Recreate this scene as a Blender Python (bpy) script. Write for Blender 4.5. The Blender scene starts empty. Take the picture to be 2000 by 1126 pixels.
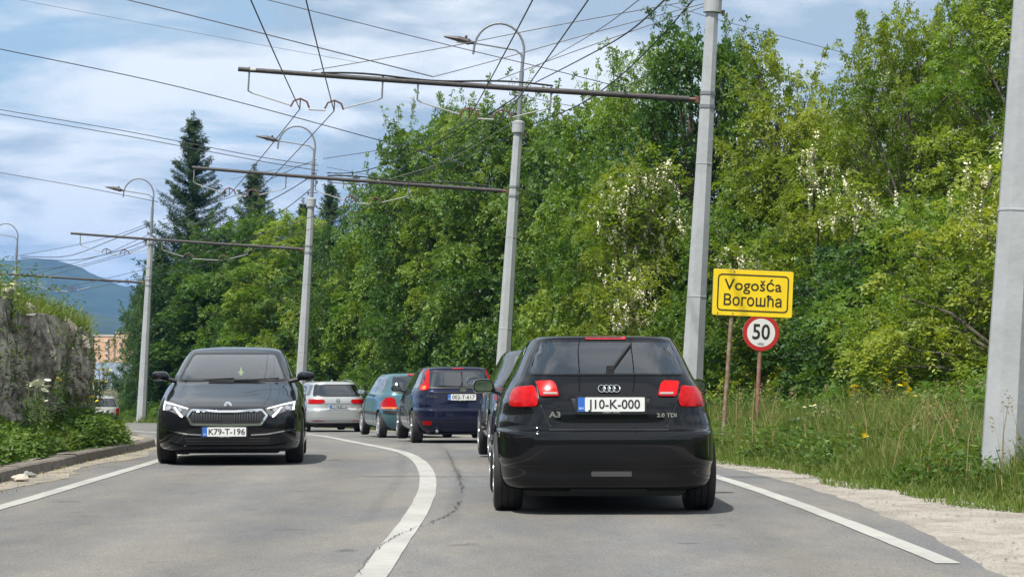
import bpy, bmesh, math, random
import numpy as np
from mathutils import Vector, Matrix
random.seed(7); rng = np.random.default_rng(7)
sc = bpy.context.scene
R = math.radians

# ------------------------------------------------------------------ camera, world, sun, exposure
FPX, EYE, HZ = 4300.0, 1.15, 717.0
cam_d = bpy.data.cameras.new('camera'); cam = bpy.data.objects.new('camera', cam_d)
sc.collection.objects.link(cam); sc.camera = cam
cam.location = (0, 0, EYE); cam.rotation_euler = (R(90), 0, 0)
cam_d.sensor_width = 36; cam_d.lens = FPX/2000*36; cam_d.shift_y = (HZ-563)/2000
cam_d.clip_start = 0.1; cam_d.clip_end = 20000
cam_d.dof.use_dof = False

SUN_EL, SUN_AZ = R(62), R(214)     # azimuth the light comes from, clockwise from +Y (ahead): left and behind the camera
sun_from = Vector((math.sin(SUN_AZ)*math.cos(SUN_EL), math.cos(SUN_AZ)*math.cos(SUN_EL), math.sin(SUN_EL)))
sd = bpy.data.lights.new('sun', 'SUN'); sd.energy = 3.7; sd.angle = R(1.4); sd.color = (1.0, 0.955, 0.88)
so = bpy.data.objects.new('sun', sd); sc.collection.objects.link(so)
so.rotation_euler = sun_from.to_track_quat('Z', 'Y').to_euler()

w = bpy.data.worlds.new('World'); sc.world = w; w.use_nodes = True
nt = w.node_tree; nt.nodes.clear()
def N(nt, t, **k):
    n = nt.nodes.new(t)
    for a, b in k.items():
        if a == 'inp':
            for kk, vv in b.items(): n.inputs[kk].default_value = vv
        else: setattr(n, a, b)
    return n
def Lk(nt, a, b): nt.links.new(a, b)
sky = N(nt, 'ShaderNodeTexSky', sky_type='NISHITA', sun_disc=False, sun_elevation=SUN_EL, sun_rotation=SUN_AZ,
        altitude=500, air_density=1.0, dust_density=1.6, ozone_density=1.5)
tc = N(nt, 'ShaderNodeTexCoord')
sep = N(nt, 'ShaderNodeSeparateXYZ'); Lk(nt, tc.outputs['Generated'], sep.inputs[0])
mx = N(nt, 'ShaderNodeMath', operation='MAXIMUM', inp={1: 0.0}); Lk(nt, sep.outputs[2], mx.inputs[0])
ad = N(nt, 'ShaderNodeMath', operation='ADD', inp={1: 0.16}); Lk(nt, mx.outputs[0], ad.inputs[0])
dx = N(nt, 'ShaderNodeMath', operation='DIVIDE'); Lk(nt, sep.outputs[0], dx.inputs[0]); Lk(nt, ad.outputs[0], dx.inputs[1])
dy = N(nt, 'ShaderNodeMath', operation='DIVIDE'); Lk(nt, sep.outputs[1], dy.inputs[0]); Lk(nt, ad.outputs[0], dy.inputs[1])
cb = N(nt, 'ShaderNodeCombineXYZ', inp={2: 0.37}); Lk(nt, dx.outputs[0], cb.inputs[0]); Lk(nt, dy.outputs[0], cb.inputs[1])
n1 = N(nt, 'ShaderNodeTexNoise', inp={'Scale': 1.5, 'Detail': 12.0, 'Roughness': 0.6, 'Distortion': 0.35}); Lk(nt, cb.outputs[0], n1.inputs[0])
n2 = N(nt, 'ShaderNodeTexNoise', inp={'Scale': 1.9, 'Detail': 7.0, 'Roughness': 0.55, 'Distortion': 0.3}); Lk(nt, cb.outputs[0], n2.inputs[0])
r1 = N(nt, 'ShaderNodeValToRGB'); r1.color_ramp.elements[0].position = 0.33; r1.color_ramp.elements[1].position = 0.48
r1.color_ramp.interpolation = 'EASE'
Lk(nt, n1.outputs[0], r1.inputs[0])
r2 = N(nt, 'ShaderNodeValToRGB')   # cloud tone: grey-blue bellies to white
r2.color_ramp.elements[0].position = 0.43; r2.color_ramp.elements[0].color = (1.95, 2.36, 2.72, 1)
r2.color_ramp.elements[1].position = 0.56; r2.color_ramp.elements[1].color = (4.2, 4.35, 4.42, 1)
Lk(nt, n2.outputs[0], r2.inputs[0])
skm = N(nt, 'ShaderNodeMix', data_type='RGBA', blend_type='MIX', inp={'Factor': 0.85}); skm.inputs[7].default_value = (1.6, 2.25, 2.8, 1)
Lk(nt, sky.outputs[0], skm.inputs[6])
mm = N(nt, 'ShaderNodeMath', operation='MULTIPLY', inp={1: 0.92}); Lk(nt, r1.outputs[0], mm.inputs[0])
cm = N(nt, 'ShaderNodeMix', data_type='RGBA'); Lk(nt, mm.outputs[0], cm.inputs['Factor']); Lk(nt, skm.outputs[2], cm.inputs[6]); Lk(nt, r2.outputs[0], cm.inputs[7])
bg = N(nt, 'ShaderNodeBackground', inp={1: 0.135}); Lk(nt, cm.outputs[2], bg.inputs[0])
wo = N(nt, 'ShaderNodeOutputWorld'); Lk(nt, bg.outputs[0], wo.inputs[0])
sc.view_settings.view_transform = 'Standard'; sc.view_settings.look = 'None'; sc.view_settings.gamma = 1
sc.view_settings.use_curve_mapping = False; sc.view_settings.exposure = 0.88
sc.render.engine = 'CYCLES'
sc.cycles.max_bounces = 6; sc.cycles.transparent_max_bounces = 8; sc.cycles.volume_bounces = 0
try: sc.cycles.use_denoising = True
except Exception: pass

# ------------------------------------------------------------------ materials
MATS = {}
def mat(name, color=(.5,.5,.5), rough=.6, metal=0, coat=0, spec=.5, emit=None, noise=None, bump=None, alpha=None):
    """noise = (scale, colour2, lo, hi[, detail]) ; bump = (scale, strength, distance)"""
    if name in MATS: return MATS[name]
    m = bpy.data.materials.new(name); m.use_nodes = True; t = m.node_tree; b = t.nodes['Principled BSDF']
    b.inputs['Base Color'].default_value = (*color, 1); b.inputs['Roughness'].default_value = rough
    b.inputs['Metallic'].default_value = metal; b.inputs['Coat Weight'].default_value = coat
    b.inputs['Coat Roughness'].default_value = 0.03; b.inputs['Specular IOR Level'].default_value = spec
    if emit: b.inputs['Emission Color'].default_value = (*emit[:3], 1); b.inputs['Emission Strength'].default_value = emit[3]
    co = None
    if noise or bump: co = N(t, 'ShaderNodeTexCoord')
    if noise:
        n = N(t, 'ShaderNodeTexNoise', inp={'Scale': noise[0], 'Detail': noise[4] if len(noise) > 4 else 8.0, 'Roughness': .65}); Lk(t, co.outputs['Object'], n.inputs[0])
        r = N(t, 'ShaderNodeMapRange', inp={1: noise[2], 2: noise[3]}); Lk(t, n.outputs[0], r.inputs[0])
        x = N(t, 'ShaderNodeMix', data_type='RGBA'); x.inputs[6].default_value = (*color, 1); x.inputs[7].default_value = (*noise[1], 1)
        Lk(t, r.outputs[0], x.inputs['Factor']); Lk(t, x.outputs[2], b.inputs['Base Color'])
    if bump:
        n = N(t, 'ShaderNodeTexNoise', inp={'Scale': bump[0], 'Detail': 6.0}); Lk(t, co.outputs['Object'], n.inputs[0])
        bp = N(t, 'ShaderNodeBump', inp={'Strength': bump[1], 'Distance': bump[2]}); Lk(t, n.outputs[0], bp.inputs['Height']); Lk(t, bp.outputs[0], b.inputs['Normal'])
    MATS[name] = m; return m

def leafmat(name, c1, c2, c3=None, trans=.38, gloss=.025):
    """leaf: tint attribute (0..1) and per-object random mix c1..c2, diffuse + translucent + slight gloss"""
    m = bpy.data.materials.new(name); m.use_nodes = True; t = m.node_tree; t.nodes.clear()
    at = N(t, 'ShaderNodeAttribute', attribute_name='tint')
    oi = N(t, 'ShaderNodeObjectInfo')
    a = N(t, 'ShaderNodeMath', operation='MULTIPLY', inp={1: .35}); Lk(t, oi.outputs['Random'], a.inputs[0])
    b = N(t, 'ShaderNodeMath', operation='MULTIPLY_ADD', inp={1: .8}); Lk(t, at.outputs['Fac'], b.inputs[0]); Lk(t, a.outputs[0], b.inputs[2])
    r = N(t, 'ShaderNodeValToRGB'); e = r.color_ramp.elements
    e[0].position = .08; e[0].color = (*c1, 1); e[1].position = 1.0; e[1].color = (*(c3 or c2), 1)
    k = e.new(.62); k.color = (*c2, 1)
    Lk(t, b.outputs[0], r.inputs[0])
    d = N(t, 'ShaderNodeBsdfDiffuse'); Lk(t, r.outputs[0], d.inputs[0])
    tr = N(t, 'ShaderNodeBsdfTranslucent')
    g2 = N(t, 'ShaderNodeMix', data_type='RGBA', blend_type='MULTIPLY', inp={'Factor': 1.0}); Lk(t, r.outputs[0], g2.inputs[6]); g2.inputs[7].default_value = (1.5, 1.45, .6, 1)
    Lk(t, g2.outputs[2], tr.inputs[0])
    ms = N(t, 'ShaderNodeMixShader', inp={0: trans}); Lk(t, d.outputs[0], ms.inputs[1]); Lk(t, tr.outputs[0], ms.inputs[2])
    gl = N(t, 'ShaderNodeBsdfGlossy', inp={1: .5}); gl.inputs[0].default_value = (.8,.85,.8,1)
    m2 = N(t, 'ShaderNodeMixShader', inp={0: gloss}); Lk(t, ms.outputs[0], m2.inputs[1]); Lk(t, gl.outputs[0], m2.inputs[2])
    o = N(t, 'ShaderNodeOutputMaterial'); Lk(t, m2.outputs[0], o.inputs[0])
    MATS[name] = m; return m

# ------------------------------------------------------------------ helpers
def tag(o, label=None, cat=None, group=None, kind=None):
    if label: o['label'] = label
    if cat: o['category'] = cat
    if group: o['group'] = group
    if kind: o['kind'] = kind
    return o
def empty(name, loc=(0,0,0), rz=0, rot=None):
    o = bpy.data.objects.new(name, None); sc.collection.objects.link(o); o.location = loc
    o.rotation_euler = rot if rot else (0, 0, rz); o.empty_display_size = .2
    return o
def link_mesh(name, me, mats, parent=None, smooth=False):
    o = bpy.data.objects.new(name, me); sc.collection.objects.link(o)
    if mats is not None and len(me.materials) == 0:
        for m in (mats if isinstance(mats, (list, tuple)) else [mats]): me.materials.append(m)
    if parent: o.parent = parent
    if smooth: me.polygons.foreach_set('use_smooth', [True]*len(me.polygons))
    return o
def np_mesh(name, V, F, tint=None, mi=None):
    me = bpy.data.meshes.new(name); V = np.asarray(V, dtype=np.float32); F = np.asarray(F, dtype=np.int32)
    k = F.shape[1]; me.vertices.add(len(V)); me.vertices.foreach_set('co', V.ravel())
    me.loops.add(F.size); me.loops.foreach_set('vertex_index', F.ravel())
    me.polygons.add(len(F)); me.polygons.foreach_set('loop_start', np.arange(0, F.size, k, dtype=np.int32))
    me.polygons.foreach_set('loop_total', np.full(len(F), k, dtype=np.int32))
    if mi is not None: me.polygons.foreach_set('material_index', np.asarray(mi, dtype=np.int32))
    if tint is not None:
        a = me.attributes.new('tint', 'FLOAT', 'POINT'); a.data.foreach_set('value', np.asarray(tint, dtype=np.float32))
    me.update(calc_edges=True); me.validate(); return me
class MB:
    """collects simple shapes into one mesh"""
    def __init__(s): s.v = []; s.f = []
    def add(s, v, f):
        n = len(s.v); s.v += [tuple(p) for p in v]; s.f += [tuple(i+n for i in q) for q in f]; return s
    def box(s, x0, x1, y0, y1, z0, z1, M=None, taper=1):
        c = [(x0,y0,z0),(x1,y0,z0),(x1,y1,z0),(x0,y1,z0)]; mxx, myy = (x0+x1)/2, (y0+y1)/2
        c += [(mxx+(x-mxx)*taper, myy+(y-myy)*taper, z1) for x, y, _ in c]
        if M: c = [M @ Vector(p) for p in c]
        return s.add(c, [(0,3,2,1),(4,5,6,7),(0,1,5,4),(1,2,6,5),(2,3,7,6),(3,0,4,7)])
    def tube(s, pts, rad, seg=8, cap=True):
        pts = [Vector(p) for p in pts]; n = len(pts)
        if not hasattr(rad, '__len__'): rad = [rad]*n
        v = []; f = []; up = None
        for i, p in enumerate(pts):
            t = (pts[min(i+1, n-1)] - pts[max(i-1, 0)]).normalized()
            if up is None: up = t.orthogonal().normalized()
            up = (up - t*up.dot(t)); up = up.normalized() if up.length > 1e-6 else t.orthogonal().normalized()
            sd_ = t.cross(up)
            for k in range(seg):
                a = 2*math.pi*k/seg; v.append(p + (up*math.cos(a) + sd_*math.sin(a))*rad[i])
        for i in range(n-1):
            for k in range(seg):
                a = i*seg+k; b = i*seg+(k+1) % seg; f.append((a, b, b+seg, a+seg))
        if cap: f += [tuple(range(seg))[::-1], tuple((n-1)*seg+k for k in range(seg))]
        return s.add(v, f)
    def lathe(s, prof, seg=24, axis='z', M=None, close=False):
        v = []; f = []; n = len(prof)
        for k in range(seg):
            a = 2*math.pi*k/seg; c, q = math.cos(a), math.sin(a)
            for r, h in prof:
                p = (r*c, r*q, h) if axis == 'z' else (h, r*c, r*q) if axis == 'x' else (r*c, h, r*q)
                v.append(M @ Vector(p) if M else p)
        for k in range(seg):
            for i in range(n if close else n-1):
                j = (i+1) % n; k2 = (k+1) % seg; f.append((k*n+i, k2*n+i, k2*n+j, k*n+j))
        if not close:
            f.append(tuple(k*n for k in range(seg))[::-1]); f.append(tuple(k*n+n-1 for k in range(seg)))
        return s.add(v, f)
    def prism(s, poly, h0, h1, plane='xz', M=None):
        """polygon extruded; plane xz -> along y"""
        def mk(a, b, h): 
            p = (a, h, b) if plane == 'xz' else (h, a, b) if plane == 'yz' else (a, b, h)
            return M @ Vector(p) if M else p
        n = len(poly); v = [mk(a, b, h0) for a, b in poly] + [mk(a, b, h1) for a, b in poly]
        f = [tuple(range(n))[::-1], tuple(range(n, 2*n))] + [(i, (i+1) % n, n+(i+1) % n, n+i) for i in range(n)]
        return s.add(v, f)
    def mesh(s, name):
        me = bpy.data.meshes.new(name); me.from_pydata(s.v, [], s.f); me.update()
        bm = bmesh.new(); bm.from_mesh(me); bmesh.ops.recalc_face_normals(bm, faces=bm.faces); bm.to_mesh(me); bm.free()
        return me
    def build(s, name, m, parent=None, smooth=False): return link_mesh(name, s.mesh(name), m, parent, smooth)
def smooth_by_angle(o, deg=35):
    me = o.data; me.polygons.foreach_set('use_smooth', [True]*len(me.polygons))
    try: me.set_sharp_from_angle(angle=R(deg))
    except Exception: pass
    return o
_fonts = {}
def text_mesh(name, body, size, m, parent=None, M=None, extrude=.0015, align='CENTER', sx=1.0, bold=0.0):
    cu = bpy.data.curves.new(name, 'FONT'); cu.body = body; cu.size = size; cu.align_x = align; cu.align_y = 'CENTER'; cu.extrude = extrude
    cu.resolution_u = 3; cu.offset = bold
    o = bpy.data.objects.new('tmp', cu); sc.collection.objects.link(o)
    bpy.context.view_layer.update()
    me = bpy.data.meshes.new_from_object(o.evaluated_get(bpy.context.evaluated_depsgraph_get()))
    bpy.data.objects.remove(o); bpy.data.curves.remove(cu)
    me.name = name; me.materials.clear()
    me.transform(Matrix.Diagonal((sx, 1, 1, 1)))
    if M: me.transform(M)
    return link_mesh(name, me, m, parent)
def copy_tree(o, parent=None):
    c = o.copy(); sc.collection.objects.link(c)
    if parent: c.parent = parent
    for ch in list(o.children): copy_tree(ch, c)
    return c

# ------------------------------------------------------------------ ground profile and road alignment (metres, x right, y ahead)
def itp(tab):
    xs = [a for a, b in tab]; ys = [b for a, b in tab]
    # smooth (monotone cubic) interpolation
    xs_, ys_ = np.array(xs, float), np.array(ys, float); h = np.diff(xs_); d = np.diff(ys_)/h
    mt = np.zeros(len(xs_)); mt[0] = d[0]; mt[-1] = d[-1]
    for i in range(1, len(xs_)-1):
        if d[i-1]*d[i] > 0: w1 = 2*h[i]+h[i-1]; w2 = h[i]+2*h[i-1]; mt[i] = (w1+w2)/(w1/d[i-1]+w2/d[i])
    def f(x):
        x = np.clip(np.asarray(x, float), xs_[0], xs_[-1]); i = np.clip(np.searchsorted(xs_, x)-1, 0, len(h)-1)
        t = (x-xs_[i])/h[i]
        return ((1+2*t)*(1-t)**2*ys_[i] + t*(1-t)**2*h[i]*mt[i] + t*t*(3-2*t)*ys_[i+1] + t*t*(t-1)*h[i]*mt[i+1])
    return f
g = itp([(-60,0),(20,0),(27.6,-.04),(35,-.14),(41,-.25),(48,-.38),(57,-.55),(65,-.74),(78,-.92),(96,-1.25),(117,-1.7),(150,-2.5),(300,-6),(1000,-22),(2000,-40),(9000,-60)])
cl = itp([(-40,-.9),(5,-.84),(13,-.77),(17,-.75),(20,-.78),(22,-.84),(26,-1.04),(32,-1.57),(37,-2.3),(42,-3.05),(49,-4.1),(54,-5.0),(65,-7.2),(78,-12.3),(96,-21),(110,-29),(130,-43),(160,-68)])
rl = itp([(-40,2.7),(5,2.64),(12.8,2.56),(17.5,2.44),(23.4,2.16),(28,1.85),(34,1.3),(41,.35),(49,-.8),(54,-1.7),(65,-4.0),(78,-9.0),(96,-17.6),(110,-25.5),(130,-39.4),(160,-64)])
ll = itp([(-40,-4.1),(5,-4.15),(18,-4.2),(27.6,-4.5),(35,-5.1),(41,-6.1),(49,-7.4),(54,-8.5),(65,-11),(78,-16),(96,-25),(110,-33),(130,-47),(160,-72)])
kb = itp([(-40,-4.9),(15,-5.0),(22,-5.12),(27,-5.33),(36.5,-5.95),(42,-7.1),(49,-8.4),(54,-9.5),(65,-12.1),(78,-17.2),(96,-26.3),(110,-34.5),(130,-48.5),(160,-74)])
ae = itp([(-40,2.95),(8,2.78),(12,2.72),(15,2.85),(18,2.92),(22,2.80),(28,2.3),(34,1.7),(41,.8),(49,-.3),(54,-1.2),(65,-3.4),(78,-8.4),(96,-17),(110,-25),(130,-39),(160,-63.5)])   # asphalt edge right
ge = itp([(-40,6.5),(10,6.2),(15,5.0),(17.9,4.17),(21.6,3.5),(25,3.2),(29,2.7),(34,2.1),(41,1.2),(49,0.1),(54,-.8),(65,-3.0),(78,-8.0),(96,-16.7),(110,-24.7),(130,-38.7),(160,-63)])   # gravel / grass edge right
tl = itp([(-40,10.5),(15,8.6),(24,7.3),(30,6.8),(40,5.6),(50,3.6),(58,2.0),(68,-1.2),(78,-4.8),(90,-10.5),(100,-15.5),(112,-22.5),(130,-35),(160,-58)])   # tree line
def G(x, y):
    x = np.asarray(x, float); y = np.asarray(y, float); z = g(y)
    e = ge(y); z = z + .14*np.clip((x-e)/2.5, 0, 1)
    t = np.clip(x - tl(y) - .5, 0, 30); z = z + np.where(y < 160, 2.9*(1-np.exp(-t/5.0)), 0)*np.clip((y+20)/20, 0, 1)*np.clip((150-y)/35, 0, 1)
    return z
def Gf(x, y): return float(G(x, y))

# ---- road surface materials
def asphalt():
    m = bpy.data.materials.new('asphalt'); m.use_nodes = True; t = m.node_tree; b = t.nodes['Principled BSDF']
    co = N(t, 'ShaderNodeTexCoord')
    vo = N(t, 'ShaderNodeTexVoronoi', inp={'Scale': 120.0}); Lk(t, co.outputs['Object'], vo.inputs[0])
    sp = N(t, 'ShaderNodeTexNoise', inp={'Scale': 75.0, 'Detail': 5.0, 'Roughness': .8}); Lk(t, co.outputs['Object'], sp.inputs[0])
    mp = N(t, 'ShaderNodeMapping', inp={'Scale': (1.0, .35, 1)}); Lk(t, co.outputs['Object'], mp.inputs[0])
    bn = N(t, 'ShaderNodeTexNoise', inp={'Scale': .75, 'Detail': 6.0, 'Roughness': .6, 'Distortion': .4}); Lk(t, mp.outputs[0], bn.inputs[0])
    bn2 = N(t, 'ShaderNodeTexNoise', inp={'Scale': 4.0, 'Detail': 5.0, 'Roughness': .6}); Lk(t, mp.outputs[0], bn2.inputs[0])
    c = N(t, 'ShaderNodeMix', data_type='RGBA'); c.inputs[6].default_value = (.122,.122,.123,1); c.inputs[7].default_value = (.158,.149,.134,1)
    r = N(t, 'ShaderNodeMapRange', inp={1: .40, 2: .60}); Lk(t, bn.outputs[0], r.inputs[0]); Lk(t, r.outputs[0], c.inputs['Factor'])
    sm = N(t, 'ShaderNodeMapRange', inp={1: .3, 2: .7, 3: .60, 4: 1.42}); Lk(t, sp.outputs[0], sm.inputs[0])
    s2 = N(t, 'ShaderNodeMapRange', inp={1: .3, 2: .7, 3: .92, 4: 1.08}); Lk(t, bn2.outputs[0], s2.inputs[0])
    s3 = N(t, 'ShaderNodeMapRange', inp={1: 0, 2: 1, 3: .60, 4: 1.42}); Lk(t, vo.outputs['Color'], s3.inputs[0])
    p1 = N(t, 'ShaderNodeMath', operation='MULTIPLY'); Lk(t, sm.outputs[0], p1.inputs[0]); Lk(t, s2.outputs[0], p1.inputs[1])
    p2 = N(t, 'ShaderNodeMath', operation='MULTIPLY'); Lk(t, p1.outputs[0], p2.inputs[0]); Lk(t, s3.outputs[0], p2.inputs[1])
    ta = N(t, 'ShaderNodeAttribute', attribute_name='track'); tn = N(t, 'ShaderNodeMapRange', inp={1: -1, 2: 1, 3: 1.13, 4: .90}); Lk(t, ta.outputs['Fac'], tn.inputs[0])
    p3 = N(t, 'ShaderNodeMath', operation='MULTIPLY'); Lk(t, p2.outputs[0], p3.inputs[0]); Lk(t, tn.outputs[0], p3.inputs[1])
    st = N(t, 'ShaderNodeTexNoise', inp={'Scale': 2.2, 'Detail': 3.0}); Lk(t, co.outputs['Object'], st.inputs[0])
    sr = N(t, 'ShaderNodeMapRange', inp={1: .66, 2: .74, 3: 1.0, 4: .62}); Lk(t, st.outputs[0], sr.inputs[0])
    p4 = N(t, 'ShaderNodeMath', operation='MULTIPLY'); Lk(t, p3.outputs[0], p4.inputs[0]); Lk(t, sr.outputs[0], p4.inputs[1])
    v = N(t, 'ShaderNodeVectorMath', operation='SCALE'); Lk(t, c.outputs[2], v.inputs[0]); Lk(t, p4.outputs[0], v.inputs['Scale'])
    Lk(t, v.outputs[0], b.inputs['Base Color']); b.inputs['Roughness'].default_value = .88; b.inputs['Specular IOR Level'].default_value = .3
    bp = N(t, 'ShaderNodeBump', inp={'Strength': .5, 'Distance': .006}); Lk(t, sp.outputs[0], bp.inputs['Height']); Lk(t, bp.outputs[0], b.inputs['Normal'])
    MATS['asphalt'] = m; return m
M_asph = asphalt()
def paintmat():
    m = bpy.data.materials.new('road_paint'); m.use_nodes = True; t = m.node_tree; b = t.nodes['Principled BSDF']
    co = N(t, 'ShaderNodeTexCoord')
    mp = N(t, 'ShaderNodeMapping', inp={'Scale': (5, 26, 1)}); Lk(t, co.outputs['Object'], mp.inputs[0])
    n = N(t, 'ShaderNodeTexNoise', inp={'Scale': 1.0, 'Detail': 8.0, 'Roughness': .75}); Lk(t, mp.outputs[0], n.inputs[0])
    n_ = N(t, 'ShaderNodeTexNoise', inp={'Scale': 1.1, 'Detail': 2.0}); Lk(t, co.outputs['Object'], n_.inputs[0])
    aa = N(t, 'ShaderNodeMath', operation='MULTIPLY_ADD', inp={1: .35}); Lk(t, n_.outputs[0], aa.inputs[0]); Lk(t, n.outputs[0], aa.inputs[2])
    r = N(t, 'ShaderNodeMapRange', inp={1: .60, 2: .95}); Lk(t, aa.outputs[0], r.inputs[0])
    c = N(t, 'ShaderNodeMix', data_type='RGBA'); c.inputs[6].default_value = (.37,.365,.34,1); c.inputs[7].default_value = (.17,.165,.15,1)
    Lk(t, r.outputs[0], c.inputs['Factor']); Lk(t, c.outputs[2], b.inputs['Base Color']); b.inputs['Roughness'].default_value = .75
    MATS['road_paint'] = m; return m
M_paint = paintmat()
M_earth = mat('earth', (.055,.062,.025), .95, noise=(1.3, (.10,.085,.05), .4, .65), bump=(6,.5,.05))
def gravelmat():
    m = bpy.data.materials.new('gravel'); m.use_nodes = True; t = m.node_tree; b = t.nodes['Principled BSDF']
    co = N(t, 'ShaderNodeTexCoord')
    vo = N(t, 'ShaderNodeTexVoronoi', inp={'Scale': 75.0}); Lk(t, co.outputs['Object'], vo.inputs[0])
    n = N(t, 'ShaderNodeTexNoise', inp={'Scale': 1.6, 'Detail': 9.0, 'Roughness': .7}); Lk(t, co.outputs['Object'], n.inputs[0])
    r = N(t, 'ShaderNodeMapRange', inp={1: .44, 2: .60}); Lk(t, n.outputs[0], r.inputs[0])
    c = N(t, 'ShaderNodeMix', data_type='RGBA'); c.inputs[6].default_value = (.33,.305,.265,1); c.inputs[7].default_value = (.24,.215,.18,1)
    Lk(t, r.outputs[0], c.inputs['Factor'])
    s3 = N(t, 'ShaderNodeMapRange', inp={1: 0, 2: 1, 3: .62, 4: 1.3}); Lk(t, vo.outputs['Color'], s3.inputs[0])
    v = N(t, 'ShaderNodeVectorMath', operation='SCALE'); Lk(t, c.outputs[2], v.inputs[0]); Lk(t, s3.outputs[0], v.inputs['Scale'])
    Lk(t, v.outputs[0], b.inputs['Base Color']); b.inputs['Roughness'].default_value = .95
    bp = N(t, 'ShaderNodeBump', inp={'Strength': .7, 'Distance': .012}); Lk(t, vo.outputs['Distance'], bp.inputs['Height']); Lk(t, bp.outputs[0], b.inputs['Normal'])
    MATS['gravel'] = m; return m
M_gravel = gravelmat()

# ---- ground sheet to the horizon
def grid_sheet(name, xs, ys, zf, m, kind='structure', parent=None, smooth=True):
    X, Y = np.meshgrid(xs, ys); Z = zf(X, Y); nx, ny = len(xs), len(ys)
    V = np.stack([X, Y, Z], -1).reshape(-1, 3); i = np.arange(nx*ny).reshape(ny, nx)
    F = np.stack([i[:-1,:-1], i[:-1,1:], i[1:,1:], i[1:,:-1]], -1).reshape(-1, 4)
    me = np_mesh(name, V, F); o = link_mesh(name, me, m, parent, smooth)
    if kind: o['kind'] = kind
    return o
gx = np.concatenate([[-6000,-3000,-1200,-500,-250,-120], np.arange(-80, 40, 1.0), [50,80,150,400,1200,3000,6000]])
gy = np.concatenate([[-400,-150,-60,-30,-10], np.arange(0, 130, 1.0), [135,142,150,165,190,230,300,400,600,1000,1600,2500,4500,8000]])
grid_sheet('ground', gx, gy, lambda X, Y: G(X, Y) - .035, M_earth)

def strip(name, ys, lf, rf, dz, m, nlat=2, jit=0, kind='structure', zfun=None, jl=0):
    ys = np.asarray(ys, float); a = lf(ys); b = rf(ys)
    if jit: b = b + jit*(np.interp(ys, np.arange(-60, 300, .35), rng.normal(0, 1, 1029)[:len(np.arange(-60,300,.35))]))
    if jl: a = a + jl*(np.interp(ys, np.arange(-60, 300, .35), rng.normal(0, 1, 1029)[:len(np.arange(-60,300,.35))]))
    V = []; 
    for k in range(nlat):
        t = k/(nlat-1); x = a*(1-t)+b*t; V.append(np.stack([x, ys, (zfun(x, ys) if zfun else g(ys)) + dz], -1))
    V = np.stack(V, 1).reshape(-1, 3); n = len(ys); i = np.arange(n*nlat).reshape(n, nlat)
    F = np.stack([i[:-1,:-1], i[:-1,1:], i[1:,1:], i[1:,:-1]], -1).reshape(-1, 4)
    o = link_mesh(name, np_mesh(name, V, F), m, None, True)
    if kind: o['kind'] = kind
    return o
ysr = np.concatenate([np.arange(-20, 8, 2), np.arange(8, 60, .35), np.arange(60, 160, 1.0)])
strip('gravel_shoulder', ysr, lambda y: ae(y)-.5, lambda y: ge(y)+.35, -.012, M_gravel, 6, jit=.1)
rd = strip('road', ysr, lambda y: kb(y)-.02, ae, .0, M_asph, 60, jit=.025)
co_ = np.zeros(len(rd.data.vertices)*3, dtype=np.float32); rd.data.vertices.foreach_get('co', co_); co_ = co_.reshape(-1, 3); c_ = cl(co_[:,1]); q_ = co_[:,0]-c_
tk = sum(np.exp(-((q_-o)/.26)**2) for o in (.95, 2.45, -.95, -2.5)) - .8*np.exp(-((q_-1.7)/.22)**2) - .8*np.exp(-((q_+1.75)/.22)**2) - .9*np.exp(-(q_/.3)**2)
at_ = rd.data.attributes.new('track', 'FLOAT', 'POINT'); at_.data.foreach_set('value', tk.astype(np.float32))
strip('road_centre_line', ysr, lambda y: cl(y)-.085, lambda y: cl(y)+.085, .005, M_paint, 3, jit=.004, jl=.004)
strip('road_edge_line', ysr[(ysr > 12.7)], lambda y: rl(y)-.075, lambda y: rl(y)+.075, .005, M_paint, 2, jit=.004, jl=.004)
strip('road_edge_line', ysr[(ysr > 0)], lambda y: ll(y)-.075, lambda y: ll(y)+.075, .005, M_paint, 2, jit=.005, jl=.005)
M_sand = mat('roadside_grit', (.27,.235,.19), .95, noise=(2.2, (.15,.14,.125), .46, .60, 10.0), bump=(60,.4,.01))
strip('roadside_grit', ysr[(ysr > 4) & (ysr < 60)], lambda y: kb(y)+.005, lambda y: kb(y)+.36+.16*np.sin(y*.9), .004, M_sand, 3, jit=.05)

# cracks in the asphalt
def crack(pts, wd):
    P = [Vector((x, y, 0)) for x, y in pts]; L = []
    for a, b in zip(P[:-1], P[1:]):
        n = max(2, int((b-a).length/.06))
        for k in range(n): L.append(a.lerp(b, k/n) + Vector((random.gauss(0, .013), random.gauss(0, .03), 0)))
    V = []; F = []
    for i, p in enumerate(L):
        w_ = wd*random.uniform(.25, 1.4)
        if random.random() < .12: w_ *= .1
        V += [(p.x-w_/2, p.y, float(g(p.y))+.009), (p.x+w_/2, p.y+random.uniform(-.02,.02), float(g(p.y))+.009)]
        if i: F.append((2*i-2, 2*i-1, 2*i+1, 2*i))
    return V, F
def fpt(px, py, z=0.0):   # photo position of a ground point -> metres on the road
    y = 10.0
    for _ in range(60): y = FPX*(EYE - (float(g(y))+z))/(py-HZ)
    return ((px-1000)/FPX*y, y)
mb = MB()
for pts, wd in [([(872,880),(884,905),(893,925),(902,950),(900,962)], .010), ([(898,978),(885,1000),(862,1012),(840,1022),(822,1026)], .010),
                ([(822,1026),(795,1038),(765,1053),(740,1070),(720,1090),(700,1126)], .006), ([(892,915),(900,935)], .008)]:
    mb.add(*crack([fpt(*p) for p in pts], wd))
mb.build('road_crack', mat('crack', (.03,.03,.03), .95), None)['kind'] = 'structure'
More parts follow.
